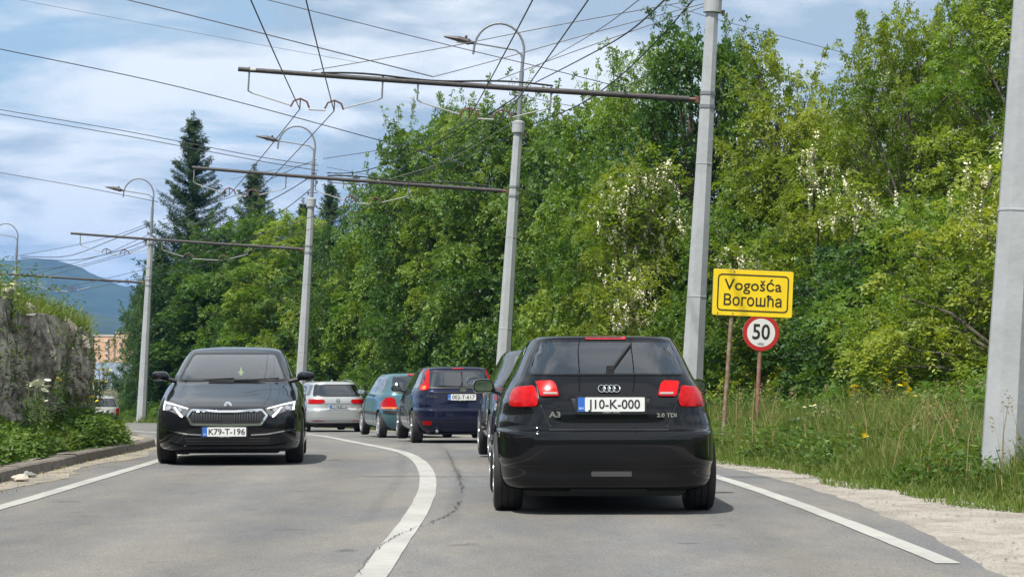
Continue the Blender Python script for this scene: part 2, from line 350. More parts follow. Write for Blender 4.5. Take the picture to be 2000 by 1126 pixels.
# ------------------------------------------------------------------ cars
M_tyre = mat('tyre_rubber', (.022,.022,.022), .75, bump=(90,.3,.002))
M_blk = mat('black_plastic', (.016,.016,.017), .45)
M_gblk = mat('gloss_black', (.006,.006,.007), .15, coat=.6)
M_dark = mat('dark_interior', (.018,.018,.02), .8)
M_red = mat('red_lens', (.46,.003,.005), .2, coat=.1, spec=.2, noise=(28,(.30,.002,.003),.35,.65,2.0))
M_red2 = mat('red_lens_ribbed', (.50,.006,.008), .2, coat=.1, spec=.2)
M_org = mat('orange_lens', (.75,.16,.02), .12, coat=1.0)
M_clr = mat('clear_lens', (.36,.26,.25), .12, coat=1.0)
M_chr = mat('chrome', (.78,.79,.8), .12, 1.0)
M_alu = mat('alloy', (.42,.43,.45), .3, .9)
M_plw = mat('plate_white', (.72,.73,.72), .4)
M_plb = mat('plate_blue', (.03,.14,.52), .4)
M_plk = mat('plate_black', (.02,.02,.02), .5)
M_wht = mat('white_print', (.8,.8,.8), .5)
M_ext = mat('dull_metal', (.014,.014,.014), .6, .4)
M_skin = mat('skin', (.45,.27,.19), .6)
def glassmat(name, tint, op, mul=1.9):
    m = bpy.data.materials.new(name); m.use_nodes = True; t = m.node_tree; t.nodes.clear()
    tr = N(t, 'ShaderNodeBsdfTransparent'); tr.inputs[0].default_value = (*tint, 1)
    gl = N(t, 'ShaderNodeBsdfGlossy', inp={1: .015}); gl.inputs[0].default_value = (.95,.97,1,1)
    lw = N(t, 'ShaderNodeFresnel', inp={0: 1.52}); a = N(t, 'ShaderNodeMath', operation='MULTIPLY_ADD', inp={1: mul, 2: op}); Lk(t, lw.outputs[0], a.inputs[0])
    a.use_clamp = True
    ms = N(t, 'ShaderNodeMixShader'); Lk(t, a.outputs[0], ms.inputs[0]); Lk(t, tr.outputs[0], ms.inputs[1]); Lk(t, gl.outputs[0], ms.inputs[2])
    o = N(t, 'ShaderNodeOutputMaterial'); Lk(t, ms.outputs[0], o.inputs[0]); MATS[name] = m; return m
M_glass = glassmat('window_glass', (.80,.88,.92), .03, 1.9)
M_glassd = glassmat('tinted_glass', (.42,.45,.45), .08)
M_sglass = mat('side_glass', (.02,.024,.026), .03, coat=1.0)
def paintm(name, col, metal=.25, rough=.32):
    m = mat(name, col, rough, metal, coat=1.0, spec=.0); m.node_tree.nodes['Principled BSDF'].inputs['Coat IOR'].default_value = 1.44; return m

def chaikin(p, it=2, k=.25):
    for _ in range(it):
        q = []
        for i in range(len(p)):
            a, b = p[i], p[(i+1) % len(p)]
            q += [(a[0]*(1-k)+b[0]*k, a[1]*(1-k)+b[1]*k), (a[0]*k+b[0]*(1-k), a[1]*k+b[1]*(1-k))]
        p = q
    return p
def rnd(p, r=.03, n=4):
    """round the corners of a polygon by radius-like distance r"""
    out = []
    for i in range(len(p)):
        a, b, c = (Vector((*p[j % len(p)],)) for j in (i-1, i, i+1))
        da = (a-b); dc = (c-b); ra = min(r, da.length*.45); rc = min(r, dc.length*.45)
        s = b+da.normalized()*ra; e = b+dc.normalized()*rc
        for k in range(n+1):
            t = k/n; q = s*(1-t)**2 + b*2*t*(1-t) + e*t*t; out.append((q.x, q.y))
    return out
def inset(p, d):
    n = len(p); A = sum(p[i][0]*p[(i+1)%n][1]-p[(i+1)%n][0]*p[i][1] for i in range(n)); sg = 1 if A > 0 else -1
    out = []
    for i in range(n):
        a, b, c = (Vector((*p[j % n],)) for j in (i-1, i, i+1))
        e1 = (b-a); e2 = (c-b)
        if e1.length < 1e-7 or e2.length < 1e-7: out.append((b.x, b.y)); continue
        n1 = Vector((-e1.y, e1.x)).normalized()*sg; n2 = Vector((-e2.y, e2.x)).normalized()*sg
        m = (n1+n2); m = m.normalized()/max(.5, m.normalized().dot(n1)) if m.length > 1e-6 else n1
        out.append((b.x+m.x*d, b.y+m.y*d))
    return out
mir = lambda p: [(-a, b) for a, b in p][::-1]

class Car:
    def __init__(s, name, label, rows, paint, loc, yaw, wheels, Rw, Ww, group=None, cuts=(), cat='car', rimstyle=5, rimmat=None, tr=None, lowcol=None, more=()):
        s.root = empty(name, loc, yaw); tag(s.root, label, cat, group)
        T = np.array(rows, float)
        # parameter: cumulative change, monotone cubic per column
        d = np.abs(np.diff(T[:, :4], axis=0)).sum(1) + .02; t = np.concatenate([[0], np.cumsum(d)])
        tt = np.unique(np.concatenate([np.linspace(a, b, max(3, int((b-a)/.028)), endpoint=False) for a, b in zip(t[:-1], t[1:])] + [[t[-1]]]))
        s.D = np.stack([itp(list(zip(t, T[:, k])))(tt) for k in range(6)], 1)
        z = s.D[:, 0]; z = np.maximum.accumulate(z + np.arange(len(z))*1e-7); s.D[:, 0] = z
        s.paint = paint
        NQ = 44
        def quarter(w_, l_, n_):
            a = np.linspace(0, math.pi/2, 700); x = w_*np.sin(a)**(2/n_); y = l_*np.cos(a)**(2/n_)
            L_ = np.concatenate([[0], np.cumsum(np.hypot(np.diff(x), np.diff(y)))]); q = np.linspace(0, L_[-1], NQ+1)
            return np.interp(q, L_, x), np.interp(q, L_, y)
        V = []
        for z_, w_, r_, f_, nr, nf in s.D:
            m_ = (r_+f_)/2; l_ = (f_-r_)/2
            xr, yr = quarter(w_, l_, nr); xf, yf = quarter(w_, l_, nf)
            ring_ = [(x, m_-y) for x, y in zip(xr, yr)][:-1] + [(x, m_+y) for x, y in zip(xf, yf)][::-1]   # rear centre -> right side -> front centre
            ring_ += [(-x, y) for x, y in ring_[1:-1][::-1]]
            V.append([(x, y, z_) for x, y in ring_])
        n = len(V[0]); V = np.array(V); k = len(V)
        i = np.arange(k*n).reshape(k, n); j = np.roll(i, -1, 1)
        F = np.stack([i[:-1], j[:-1], j[1:], i[1:]], -1).reshape(-1, 4)
        bm = bmesh.new(); vs = [bm.verts.new(p) for p in V.reshape(-1, 3)]
        for f in F: bm.faces.new([vs[q] for q in f])
        bm.faces.new(vs[:n][::-1]); bm.faces.new(vs[-n:])
        bmesh.ops.recalc_face_normals(bm, faces=bm.faces)
        me = bpy.data.meshes.new('body'); bm.to_mesh(me); bm.free()
        me.materials.append(paint); me.materials.append(M_dark)
        body = link_mesh('body', me, None, s.root)
        # cut wheel arches and window openings out of the solid
        s.wh = wheels; s.Rw = Rw; s.Ww = Ww; s.tr = tr
        mb = MB()
        for yw in wheels:
            for sg in (-1, 1):
                xo = 1.2*sg; xi = (tr - Ww/2 - .05)*sg
                prof = [(Rw+.045, min(xo, xi)), (Rw+.045, max(xo, xi))]
                mb.lathe(prof, 48, 'x', Matrix.Translation((0, yw, Rw+.012)))
        for side, poly, depth in cuts:
            if side == 'rear':
                y0 = -.3; y1 = depth
            else: y0 = depth; y1 = rows[3][3]+.6
            mb.prism(poly, y0, y1, 'xz')
        cme = mb.mesh('cutter'); cme.materials.append(paint); cme.materials.append(M_dark)
        for p in cme.polygons: p.material_index = 1
        co = bpy.data.objects.new('cutter', cme); sc.collection.objects.link(co)
        s.root.rotation_euler = (0,0,0); s.root.location = (0,0,0); bpy.context.view_layer.update(); extra = []
        for side, poly, a_, b_ in more:
            m2 = MB().prism(poly, a_, b_, 'yz' if side == 'side' else 'xz').mesh('cutter'); m2.materials.append(paint); m2.materials.append(M_dark)
            for p in m2.polygons: p.material_index = 1
            o2 = bpy.data.objects.new('cutter', m2); sc.collection.objects.link(o2); extra.append(o2)
        md = body.modifiers.new('b', 'BOOLEAN'); md.operation = 'DIFFERENCE'; md.object = co; md.solver = 'EXACT'
        for o2 in extra:
            md = body.modifiers.new('b', 'BOOLEAN'); md.operation = 'DIFFERENCE'; md.object = o2; md.solver = 'EXACT'
        bpy.context.view_layer.update()
        ev = bpy.data.meshes.new_from_object(body.evaluated_get(bpy.context.evaluated_depsgraph_get()))
        body.modifiers.clear(); body.data = ev; ev.name = 'body'
        bpy.data.objects.remove(co); bpy.data.meshes.remove(me)
        for o2 in extra: bpy.data.objects.remove(o2)
        s.root.rotation_euler = (0,0,yaw) if not isinstance(yaw, tuple) else yaw; s.root.location = loc
        smooth_by_angle(body, 28); s.body = body
        if lowcol:      # lower body band in another material
            idx = len(ev.materials); ev.materials.append(lowcol[1])
            for p in ev.polygons:
                if p.material_index == 0 and p.center.z < lowcol[0]: p.material_index = idx
        for yw in wheels:
            for sg in (-1, 1): s.wheel(yw, sg, rimstyle, rimmat or M_alu)
    def at(s, z):
        D = s.D; return [np.interp(z, D[:, 0], D[:, c]) for c in range(1, 6)]
    def rear(s, x, z):
        w_, r_, f_, nr, nf = s.at(z); m_ = (r_+f_)/2; l_ = (f_-r_)/2; return m_ - l_*(1-min(abs(x)/w_, .995)**nr)**(1/nr)
    def front(s, x, z):
        w_, r_, f_, nr, nf = s.at(z); m_ = (r_+f_)/2; l_ = (f_-r_)/2; return m_ + l_*(1-min(abs(x)/w_, .995)**nf)**(1/nf)
    def side(s, y, z):
        w_, r_, f_, nr, nf = s.at(z); m_ = (r_+f_)/2; l_ = (f_-r_)/2; n_ = nr if y < m_ else nf
        return w_*(1-min(abs(y-m_)/l_, .995)**n_)**(1/n_)
    def to3(s, sd_, a, b, off):
        if sd_ == 'rear': return (a, s.rear(a, b)-off, b)
        if sd_ == 'front': return (a, s.front(a, b)+off, b)
        x = s.side(a, b)+off; return (x if sd_ == 'right' else -x, a, b)
    def panel(s, name, sd_, poly, m, off=.006, depth=.014, grid=.05, parent=None, bulge=0, label=None):
        bm = bmesh.new(); f = bm.faces.new([bm.verts.new((a, b, 0)) for a, b in poly])
        xs = [a for a, b in poly]; ys = [b for a, b in poly]
        for ax, lo, hi in ((0, min(xs), max(xs)), (1, min(ys), max(ys))):
            k = math.ceil(lo/grid)
            while k*grid < hi:
                no = (1,0,0) if ax == 0 else (0,1,0); co = (k*grid,0,0) if ax == 0 else (0,k*grid,0)
                bmesh.ops.bisect_plane(bm, geom=bm.verts[:]+bm.edges[:]+bm.faces[:], plane_co=co, plane_no=no); k += 1
        top = bm.verts[:]; be = [e for e in bm.edges if len(e.link_faces) == 1]
        bset = set(v for e in be for v in e.verts)
        r_ = bmesh.ops.extrude_edge_only(bm, edges=be); low = [v for v in r_['geom'] if isinstance(v, bmesh.types.BMVert)]
        ls = set(low)
        for v in bm.verts:
            o_ = off-depth if v in ls else off + (bulge if v not in bset else 0)
            v.co = s.to3(sd_, v.co.x, v.co.y, o_)
        bmesh.ops.recalc_face_normals(bm, faces=bm.faces); bm.normal_update()
        on = Vector({'rear': (0,-1,0), 'front': (0,1,0), 'left': (-1,0,0), 'right': (1,0,0)}[sd_])
        tf = [f for f in bm.faces if not any(v in ls for v in f.verts)]
        if tf and sum((f.normal.dot(on)*f.calc_area() for f in tf)) < 0: bmesh.ops.reverse_faces(bm, faces=bm.faces[:])
        me = bpy.data.meshes.new(name); bm.to_mesh(me); bm.free()
        o = link_mesh(name, me, m, parent or s.root); smooth_by_angle(o, 40)
        if label: o['label'] = label
        return o
    def ringp(s, name, sd_, poly, wd, m, off=.009, out=.004, parent=None):
        P = []; n = len(poly)
        for i in range(n):
            a, b = poly[i], poly[(i+1) % n]; k = max(1, int(math.hypot(a[0]-b[0], a[1]-b[1])/.04))
            P += [(a[0]+(b[0]-a[0])*q/k, a[1]+(b[1]-a[1])*q/k) for q in range(k)]
        O = inset(P, -out); I = inset(P, wd); mb = MB(); n = len(P)
        v = [s.to3(sd_, *p, off) for p in O] + [s.to3(sd_, *p, off) for p in I] + [s.to3(sd_, *p, -.01) for p in O] + [s.to3(sd_, *p, -.004) for p in I]
        f = []
        for i in range(n):
            j = (i+1) % n; f += [(i, j, n+j, n+i), (2*n+i, 2*n+j, j, i), (n+i, n+j, 3*n+j, 3*n+i)]
        mb.add(v, f); return mb.build(name, m, parent or s.root)
    def line(s, name, sd_, pts, wd, m, off=.004, parent=None, depth=.01):
        L_ = []
        for a, b in zip(pts[:-1], pts[1:]):
            k = max(1, int(math.hypot(a[0]-b[0], a[1]-b[1])/.05)); L_ += [(a[0]+(b[0]-a[0])*q/k, a[1]+(b[1]-a[1])*q/k) for q in range(k)]
        L_.append(pts[-1]); v = []; f = []
        for i, p in enumerate(L_):
            a = L_[max(0, i-1)]; b = L_[min(len(L_)-1, i+1)]; t = Vector((b[0]-a[0], b[1]-a[1])).normalized(); n_ = Vector((-t.y, t.x))*wd/2
            v += [s.to3(sd_, p[0]+n_.x, p[1]+n_.y, off), s.to3(sd_, p[0]-n_.x, p[1]-n_.y, off), s.to3(sd_, p[0]-n_.x, p[1]-n_.y, off-depth), s.to3(sd_, p[0]+n_.x, p[1]+n_.y, off-depth)]
            if i:
                q = 4*i; f += [(q-4, q-3, q+1, q), (q-3, q-2, q+2, q+1), (q-1, q-4, q, q+3)]
        return MB().add(v, f).build(name, m, parent or s.root)
    def wheel(s, yw, sg, style, rimm):
        Rw, Ww = s.Rw, s.Ww; x0 = s.tr*sg
        wv = empty('wheel', (x0, yw, Rw), 0); wv.parent = s.root
        h = Ww/2; prof = [(Rw*.66, -h*.92), (Rw*.70, -h), (Rw*.86, -h*1.04), (Rw*.955, -h*.97), (Rw*.99, -h*.80)]
        for gx_ in (-.45, 0, .45): prof += [(Rw, h*gx_-.018), (Rw, h*gx_-.004), (Rw-.009, h*gx_-.003), (Rw-.009, h*gx_+.003), (Rw, h*gx_+.004), (Rw, h*gx_+.018)]
        prof += [(Rw*.99, h*.80), (Rw*.955, h*.97), (Rw*.86, h*1.04), (Rw*.70, h), (Rw*.66, h*.92)]
        t = MB().lathe(prof, 44, 'x').build('tyre', M_tyre, wv); smooth_by_angle(t, 30)
        mb = MB(); ro = Rw*.70; xo = sg*(h+.006)
        mb.lathe([(ro, xo), (ro, -xo), (ro-.012, -xo), (ro-.012, xo)], 36, 'x', close=True)
        mb.lathe([(.055, xo), (.06, xo-sg*.03), (.0, xo-sg*.03), (.0, xo)][:2], 16, 'x')
        for k in range(style):
            a = 2*math.pi*k/style + .3; c = Matrix.Translation((xo-sg*.022, 0, 0)) @ Matrix.Rotation(a, 4, 'X')
            mb.box(-.014, .014, -.030, .030, .04, ro, c, 1.0)
        mb.build('rim', rimm, wv)
        MB().lathe([(ro*.98, xo-sg*.03), (ro*.30, xo-sg*.022)], 30, 'x').build('rim_dish', rimm, wv) if style > 6 else None
        MB().lathe([(ro*.95, xo-sg*.07), (ro*.95, xo-sg*.09)], 30, 'x').build('brake_disc', M_ext, wv)
    def mirror(s, sg, y, z, paint, wd=.22, ht=.14, x0=None, tilt=0, glass=True):
        x0 = x0 if x0 else s.side(y, z-.06); hx = x0+.055+wd/2
        mp = empty('mirror', (sg*hx, y, z)); mp.parent = s.root
        prof = []
        sec = [(-.05, .9), (.0, 1.0), (.05, .96), (.10, .70), (.125, .25)]     # along travel direction (front is +y)
        out = rnd([(-wd/2, -ht*.42), (wd*.38, -ht*.5), (wd/2, -ht*.1), (wd*.40, ht*.45), (-wd*.3, ht*.5), (-wd/2, ht*.15)], .04, 3)
        v = []; n = len(out)
        for yy, k in sec: v += [(sg*a*k, yy, b*k) for a, b in out]
        f = [tuple(range(n)), tuple(range((len(sec)-1)*n, len(sec)*n))]
        for q in range(len(sec)-1): f += [(q*n+i, q*n+(i+1) % n, (q+1)*n+(i+1) % n, (q+1)*n+i) for i in range(n)]
        h_ = MB().add(v, f).build('mirror_shell', paint, mp); smooth_by_angle(h_, 50)
        if glass: MB().prism([(sg*a*.80, b*.76) for a, b in out], -.056, -.051, 'xz').build('mirror_glass', mat('mirror_glass', (.55,.58,.6), .02, 1.0), mp)
        MB().tube([(-sg*(wd/2+.11), .02, -ht*.55), (-sg*wd*.3, .03, -ht*.25)], [.03, .025], 8).build('mirror_stalk', M_blk, mp)
    def plate(s, sd_, txt, z, x=0, off=.03, fs=.088, sx=.86, tilt=0):
        sg = -1 if sd_ == 'rear' else 1
        y = (min(s.rear(x, z+q) for q in (-.06,0,.06)) - off) if sd_ == 'rear' else (max(s.front(x, z+q) for q in (-.06,0,.06)) + off)
        p = empty('number_plate', (x, y, z), 0); p.parent = s.root
        p.rotation_euler = (R(90), 0, 0) if sd_ == 'rear' else (R(90), 0, R(180))
        if tilt: p.rotation_euler = (R(90+tilt), 0, p.rotation_euler.z)
        MB().prism(rnd([(-.275,-.067),(.275,-.067),(.275,.067),(-.275,.067)], .012, 2), -.008, .0, 'xy').build('plate_holder', M_plk, p)
        MB().prism(rnd([(-.205,-.054),(.26,-.054),(.26,.056),(-.205,.056)], .008, 2), .0005, .004, 'xy').build('plate_face', M_plw, p)
        MB().prism(rnd([(-.26,-.054),(-.206,-.054),(-.206,.056),(-.26,.056)], .008, 2), .0005, .004, 'xy').build('plate_blue_band', M_plb, p)
        text_mesh('plate_number', txt, fs, M_plk, p, Matrix.Translation((.027, -.001, .0055)), .0006, sx=sx, bold=.0012)
        text_mesh('plate_country', 'BiH', .024, M_wht, p, Matrix.Translation((-.233, -.03, .0055)), .0006)
        text_mesh('plate_holder_text', 'SARAJEVO   BOSNA', .011, M_wht, p, Matrix.Translation((0, -.061, .001)), .0006, sx=1.4)
    def seats(s, yf, yr, m=M_dark, xs=(-.36, .36), zt=1.05):
        for y in (yf, yr):
            for x in xs:
                st = empty('seat', (x, y, .5)); st.parent = s.root
                o = MB().prism(rnd([(-.23,0),(.23,0),(.20,zt-.62),(-.20,zt-.62)], .08, 4), -.06, .06, 'xz').build('backrest', mat('seat_fabric', (.22,.22,.23), .9), st)
                MB().prism(rnd([(-.12,zt-.58),(.12,zt-.58),(.11,zt-.38),(-.11,zt-.38)], .05, 4), -.05, .04, 'xz').build('headrest', mat('seat_fabric'), st)
                MB().tube([(-.05,0,zt-.64),(-.05,0,zt-.5)], .008, 6).build('headrest_post', M_chr, st)
                MB().tube([(.05,0,zt-.64),(.05,0,zt-.5)], .008, 6).build('headrest_post', M_chr, st)

P_black = paintm('black_paint', (.006,.0065,.008), .0, .25)
P_black2 = paintm('black_metallic', (.010,.011,.014), .3, .28)
P_navy = paintm('navy_paint', (.008,.011,.034), .3, .3)
P_teal = paintm('teal_paint', (.075,.16,.195), .35, .3)
P_silver = paintm('silver_paint', (.50,.52,.53), .55, .3)
P_grey = paintm('dark_grey_paint', (.035,.04,.05), .4, .3)
P_beige = paintm('beige_silver_paint', (.34,.34,.31), .4, .35)

def px2(cx, D, car_x=None):
    """returns a converter photo px -> (x relative to the car's centre, height above its tyres)"""
    def f(px, py, zg=0.0): return ((px-cx)/FPX*D, EYE + (HZ-py)/FPX*D - zg)
    return f

# ======================= black hatchback ahead of the camera (rear view)
rows = [(.185,.80,.16,4.10,6,5),(.225,.845,.08,4.18,7,5),(.29,.868,.045,4.23,7,5),(.375,.876,.03,4.26,7,5),(.392,.878,.012,4.27,7,5),(.42,.881,.0,4.28,7,5),(.54,.885,-.015,4.28,6.5,5),
        (.62,.885,-.01,4.25,6.5,5),(.652,.884,.01,4.22,6.5,5),(.665,.882,.055,4.20,6.5,5),(.70,.878,.08,4.15,6.5,5),(.79,.858,.085,3.95,6,5),(.87,.838,.095,3.6,6,5),(.94,.812,.12,3.25,5.5,5),
        (1.02,.768,.165,3.05,5.5,6),(1.08,.728,.21,2.95,5.5,6),(1.16,.690,.28,2.83,5.5,6),(1.26,.645,.38,2.62,5.5,6),(1.34,.600,.47,2.38,5.5,6),(1.375,.572,.50,2.22,5.5,5),(1.393,.54,.52,2.1,5,5),(1.404,.46,.72,1.9,4,4),
        (1.413,.28,1.0,1.7,3,3),(1.417,.05,1.25,1.45,3,3)]
D_A = 17.05
rw = rnd([(-.525,1.362),(.525,1.362),(.618,1.125),(.60,1.095),(-.60,1.095),(-.618,1.125)], .05)
A3WS = rnd([(-.50,1.34),(.50,1.34),(.62,1.04),(-.62,1.04)], .05); A3SW = rnd([(.75,1.03),(.85,1.25),(1.25,1.32),(2.2,1.32),(2.65,1.03)], .05)
a3 = Car('parked_car', '', rows, P_black, (0.755, D_A, 0.0), R(1.2), (.80, 3.38), .318, .225, tr=.772, cuts=[('rear', rw, 1.9)], rimstyle=5, more=[('front', A3WS, 1.7, 4.2), ('side', A3SW, -1.2, 1.2)])
a3.panel('windscreen', 'front', A3WS, M_glassd, .006)
a3.root.name = 'hatchback'; tag(a3.root, 'black hatchback nearest the camera with split red tail lamps and plate J10-K-000', 'car')
Z = lambda zx, zy: ((zx/2.815+920-1184)/FPX*D_A, EYE+(HZ-(zy/2.815+620))/FPX*D_A)
a3.panel('rear_window', 'rear', rw, M_glassd, .008)
a3.ringp('window_seal', 'rear', rw, .010, M_gblk, .009)
a3.panel('brake_light', 'rear', rnd([(-.165,1.374),(.165,1.374),(.155,1.398),(-.155,1.398)], .01, 2), M_red, .02, .03)
for sg in (1, -1):
    q = (lambda p: p) if sg == -1 else mir
    o1 = [Z(192,478),Z(203,412),Z(233,380),Z(335,371),Z(357,455),Z(343,490),Z(212,491)]
    o2 = [Z(343,347),Z(432,343),Z(452,362),Z(470,430),Z(366,431)]
    a3.panel('tail_lamp', 'rear', q(rnd(o1, .025)), M_red, .016, .03, bulge=.006)
    lm = a3.panel('boot_lamp', 'rear', q(rnd(o2, .02)), M_red2, .016, .03, bulge=.004)
    a3.panel('reversing_lamp', 'rear', q(rnd([Z(380,408),Z(458,408),Z(460,420),Z(384,420)], .005, 2)), M_clr, .024, .01, parent=lm)
    a3.line('boot_gap', 'rear', q([Z(342,345),Z(356,440),Z(372,490),Z(412,585),Z(425,600)]), .007, M_blk, .002)
    a3.line('bumper_gap', 'rear', q([Z(182,657),Z(300,655)]) , .006, M_blk, .002)
a3.line('boot_gap', 'rear', [(-.465,.668),(.465,.668)], .008, M_blk, .003)
rc = rnd([Z(520,427),Z(988,427),Z(958,520),Z(935,532),Z(570,532),Z(548,520)], .015)
rc = [( (a-.0), b) for a, b in rc]
a3.ringp('plate_surround', 'rear', rc, .014, P_black, .012, .0)
a3.panel('plate_recess', 'rear', inset(rc, .010), M_blk, .004, .01)
a3.plate('rear', 'J10-K-000', .862, .018, off=.022, fs=.100, sx=.98)
text_mesh('badge', 'A3', .062, M_chr, a3.root, Matrix.Translation((-.418, a3.rear(.418,.79)-.012, .782)) @ Matrix.Rotation(R(90), 4, 'X'), .003, sx=1.25, bold=.0015)
text_mesh('badge', '2.0 TDI', .042, M_chr, a3.root, Matrix.Translation((.452, a3.rear(.45,.775)-.012, .778)) @ Matrix.Rotation(R(90), 4, 'X'), .002, sx=1.2, bold=.001)
for k in range(4):
    tp = [(math.cos(a)*.027 + (k-1.5)*.0385, math.sin(a)*.027) for a in np.linspace(0, 2*math.pi, 25)]
    MB().tube([(x+.005, a3.rear(x, .985+z_)-.012-.002*(k % 2), .985+z_) for x, z_ in tp], .0042, 6, False).build('emblem_ring', M_chr, a3.root)
def hw(car, p): return (p[0], car.rear(p[0], p[1])-.03, p[1])
wp = empty('rear_wiper', (0,0,0)); wp.parent = a3.root
p0, p1 = Z(757,288), Z(880,143)
MB().tube([hw(a3, p0), hw(a3, ((p0[0]+p1[0])/2-.004, (p0[1]+p1[1])/2)), hw(a3, p1)], [.019,.015,.010], 8).build('wiper_arm', M_blk, wp)
MB().prism(rnd([(p0[0]-.035,p0[1]-.04),(p0[0]+.03,p0[1]-.04),(p0[0]+.035,p0[1]+.035),(p0[0]-.03,p0[1]+.035)], .015), a3.rear(0,1.12)-.03, a3.rear(0,1.12)+.03).build('wiper_base', M_blk, wp)
a3.panel('tow_cover', 'rear', rnd([Z(645,845),Z(868,845),Z(868,873),Z(645,873)], .008, 2), mat('grey_plastic', (.075,.075,.078), .5), .006, .01)
for zx in (448, 500):
    c = Z(zx, 880); MB().lathe([(.029,.05),(.029,.25),(.024,.25),(.024,.05)], 20, 'y', Matrix.Translation((c[0], .02, c[1]-.03)), close=True).build('exhaust_pipe', M_ext, a3.root)
MB().prism(rnd([(-.62,.13),(.60,.13),(.72,.24),(-.70,.24)], .03), .45, 3.6).build('underbody', M_blk, a3.root)
MB().box(-.30,.30,.12,.42,.185,.215).build('silencer', M_ext, a3.root)
for sg in (-1, 1):
    a3.mirror(sg, 2.75, .985, P_black, .205, .135)
    sd_ = 'left' if sg < 0 else 'right'
    a3.panel('side_window', sd_, A3SW, M_glassd, .004)
    a3.line('door_gap', sd_, [(1.45,.98),(1.40,.6),(1.5,.3)], .006, M_blk)
    a3.panel('side_moulding', sd_, [(1.5,.50),(2.9,.50),(2.9,.54),(1.5,.54)], M_blk, .014)
a3.seats(1.9, .95+.25, zt=1.16)
for k, x0_ in enumerate((-.1, .1)):
    pass

# ======================= black liftback coming towards the camera (front view)
rows = [(.165,.84,.16,4.52,5,5),(.205,.89,.08,4.60,5,5.2),(.30,.908,.03,4.655,5,5.2),(.45,.912,.0,4.68,5,5.2),(.58,.914,.02,4.675,5,5),(.66,.912,.05,4.655,5,4.6),(.705,.908,.08,4.60,5,4.3),
        (.75,.903,.10,4.47,5,4.2),(.80,.895,.12,4.28,5,4.2),(.87,.878,.15,3.98,5,4.2),(.93,.855,.2,3.72,5,4.2),(.975,.825,.25,3.52,5,4.4),(1.0,.80,.3,3.42,5,5),(1.04,.775,.4,3.34,5,5.5),(1.10,.748,.5,3.22,5,6),
        (1.20,.705,.75,3.0,5,6),(1.30,.655,1.05,2.76,5,6),(1.37,.612,1.25,2.57,5,6),(1.41,.575,1.4,2.42,5,5),(1.435,.49,1.55,2.28,4,4),(1.452,.30,1.7,2.12,3,3),(1.458,.05,1.85,1.95,3,3)]
D_O = 26.45; X_O = -3.42; yawO = R(180+4.6-0.0)
ws = rnd([(-.535,1.375),(.535,1.375),(.675,1.045),(.65,1.02),(-.65,1.02),(-.675,1.045)], .05)
OSW = rnd([(1.25,1.05),(1.5,1.28),(1.9,1.35),(2.4,1.32),(2.95,1.06)], .05)
# origin of a car is its rear centre: place so that the front bumper centre is at D_O
Lo = 4.68; hx, hy = -math.sin(yawO), math.cos(yawO)
oct_ = Car('liftback', 'black liftback driving towards the camera with white running lights and chrome grille', rows, P_black2,
           (X_O-hx*Lo, D_O-hy*Lo, -.035), yawO, (1.02, 3.72), .325, .215, tr=.785, cuts=[('front', ws, 1.35)], rimstyle=5, more=[('side', OSW, -1.2, 1.2)])
cz = lambda zx, zy: (-(zx/3.753+290-447.5)/FPX*26.7, EYE+(HZ-(zy/3.753+640))/FPX*26.7+.035)   # car x is mirrored seen from the front
oct_.panel('windscreen', 'front', ws, M_glass, .006)
oct_.ringp('window_seal', 'front', ws, .022, M_blk, .009)
MB().prism([(-.68,.80),(.68,.80),(.68,1.0),(-.68,1.0)], 2.75, 3.0).box(-.66,.66,3.0,3.25,.80,.985).build('dashboard', M_dark, oct_.root)
MB().box(-.12,.12,2.42,2.45,1.27,1.33).build('rear_view_mirror', M_blk, oct_.root)
MB().prism([(a*.6-.09, 1.14+(b-1.14)*.7) for a, b in [(-.03,1.13),(.0,1.22),(.03,1.13),(.07,1.12),(.02,1.09),(.04,1.05),(0,1.07),(-.04,1.05),(-.02,1.09),(-.07,1.12)]], 2.93, 2.935).build('air_freshener', mat('lime', (.55,.65,.12), .7), oct_.root)
oct_.seats(2.15, 1.45, zt=1.2)
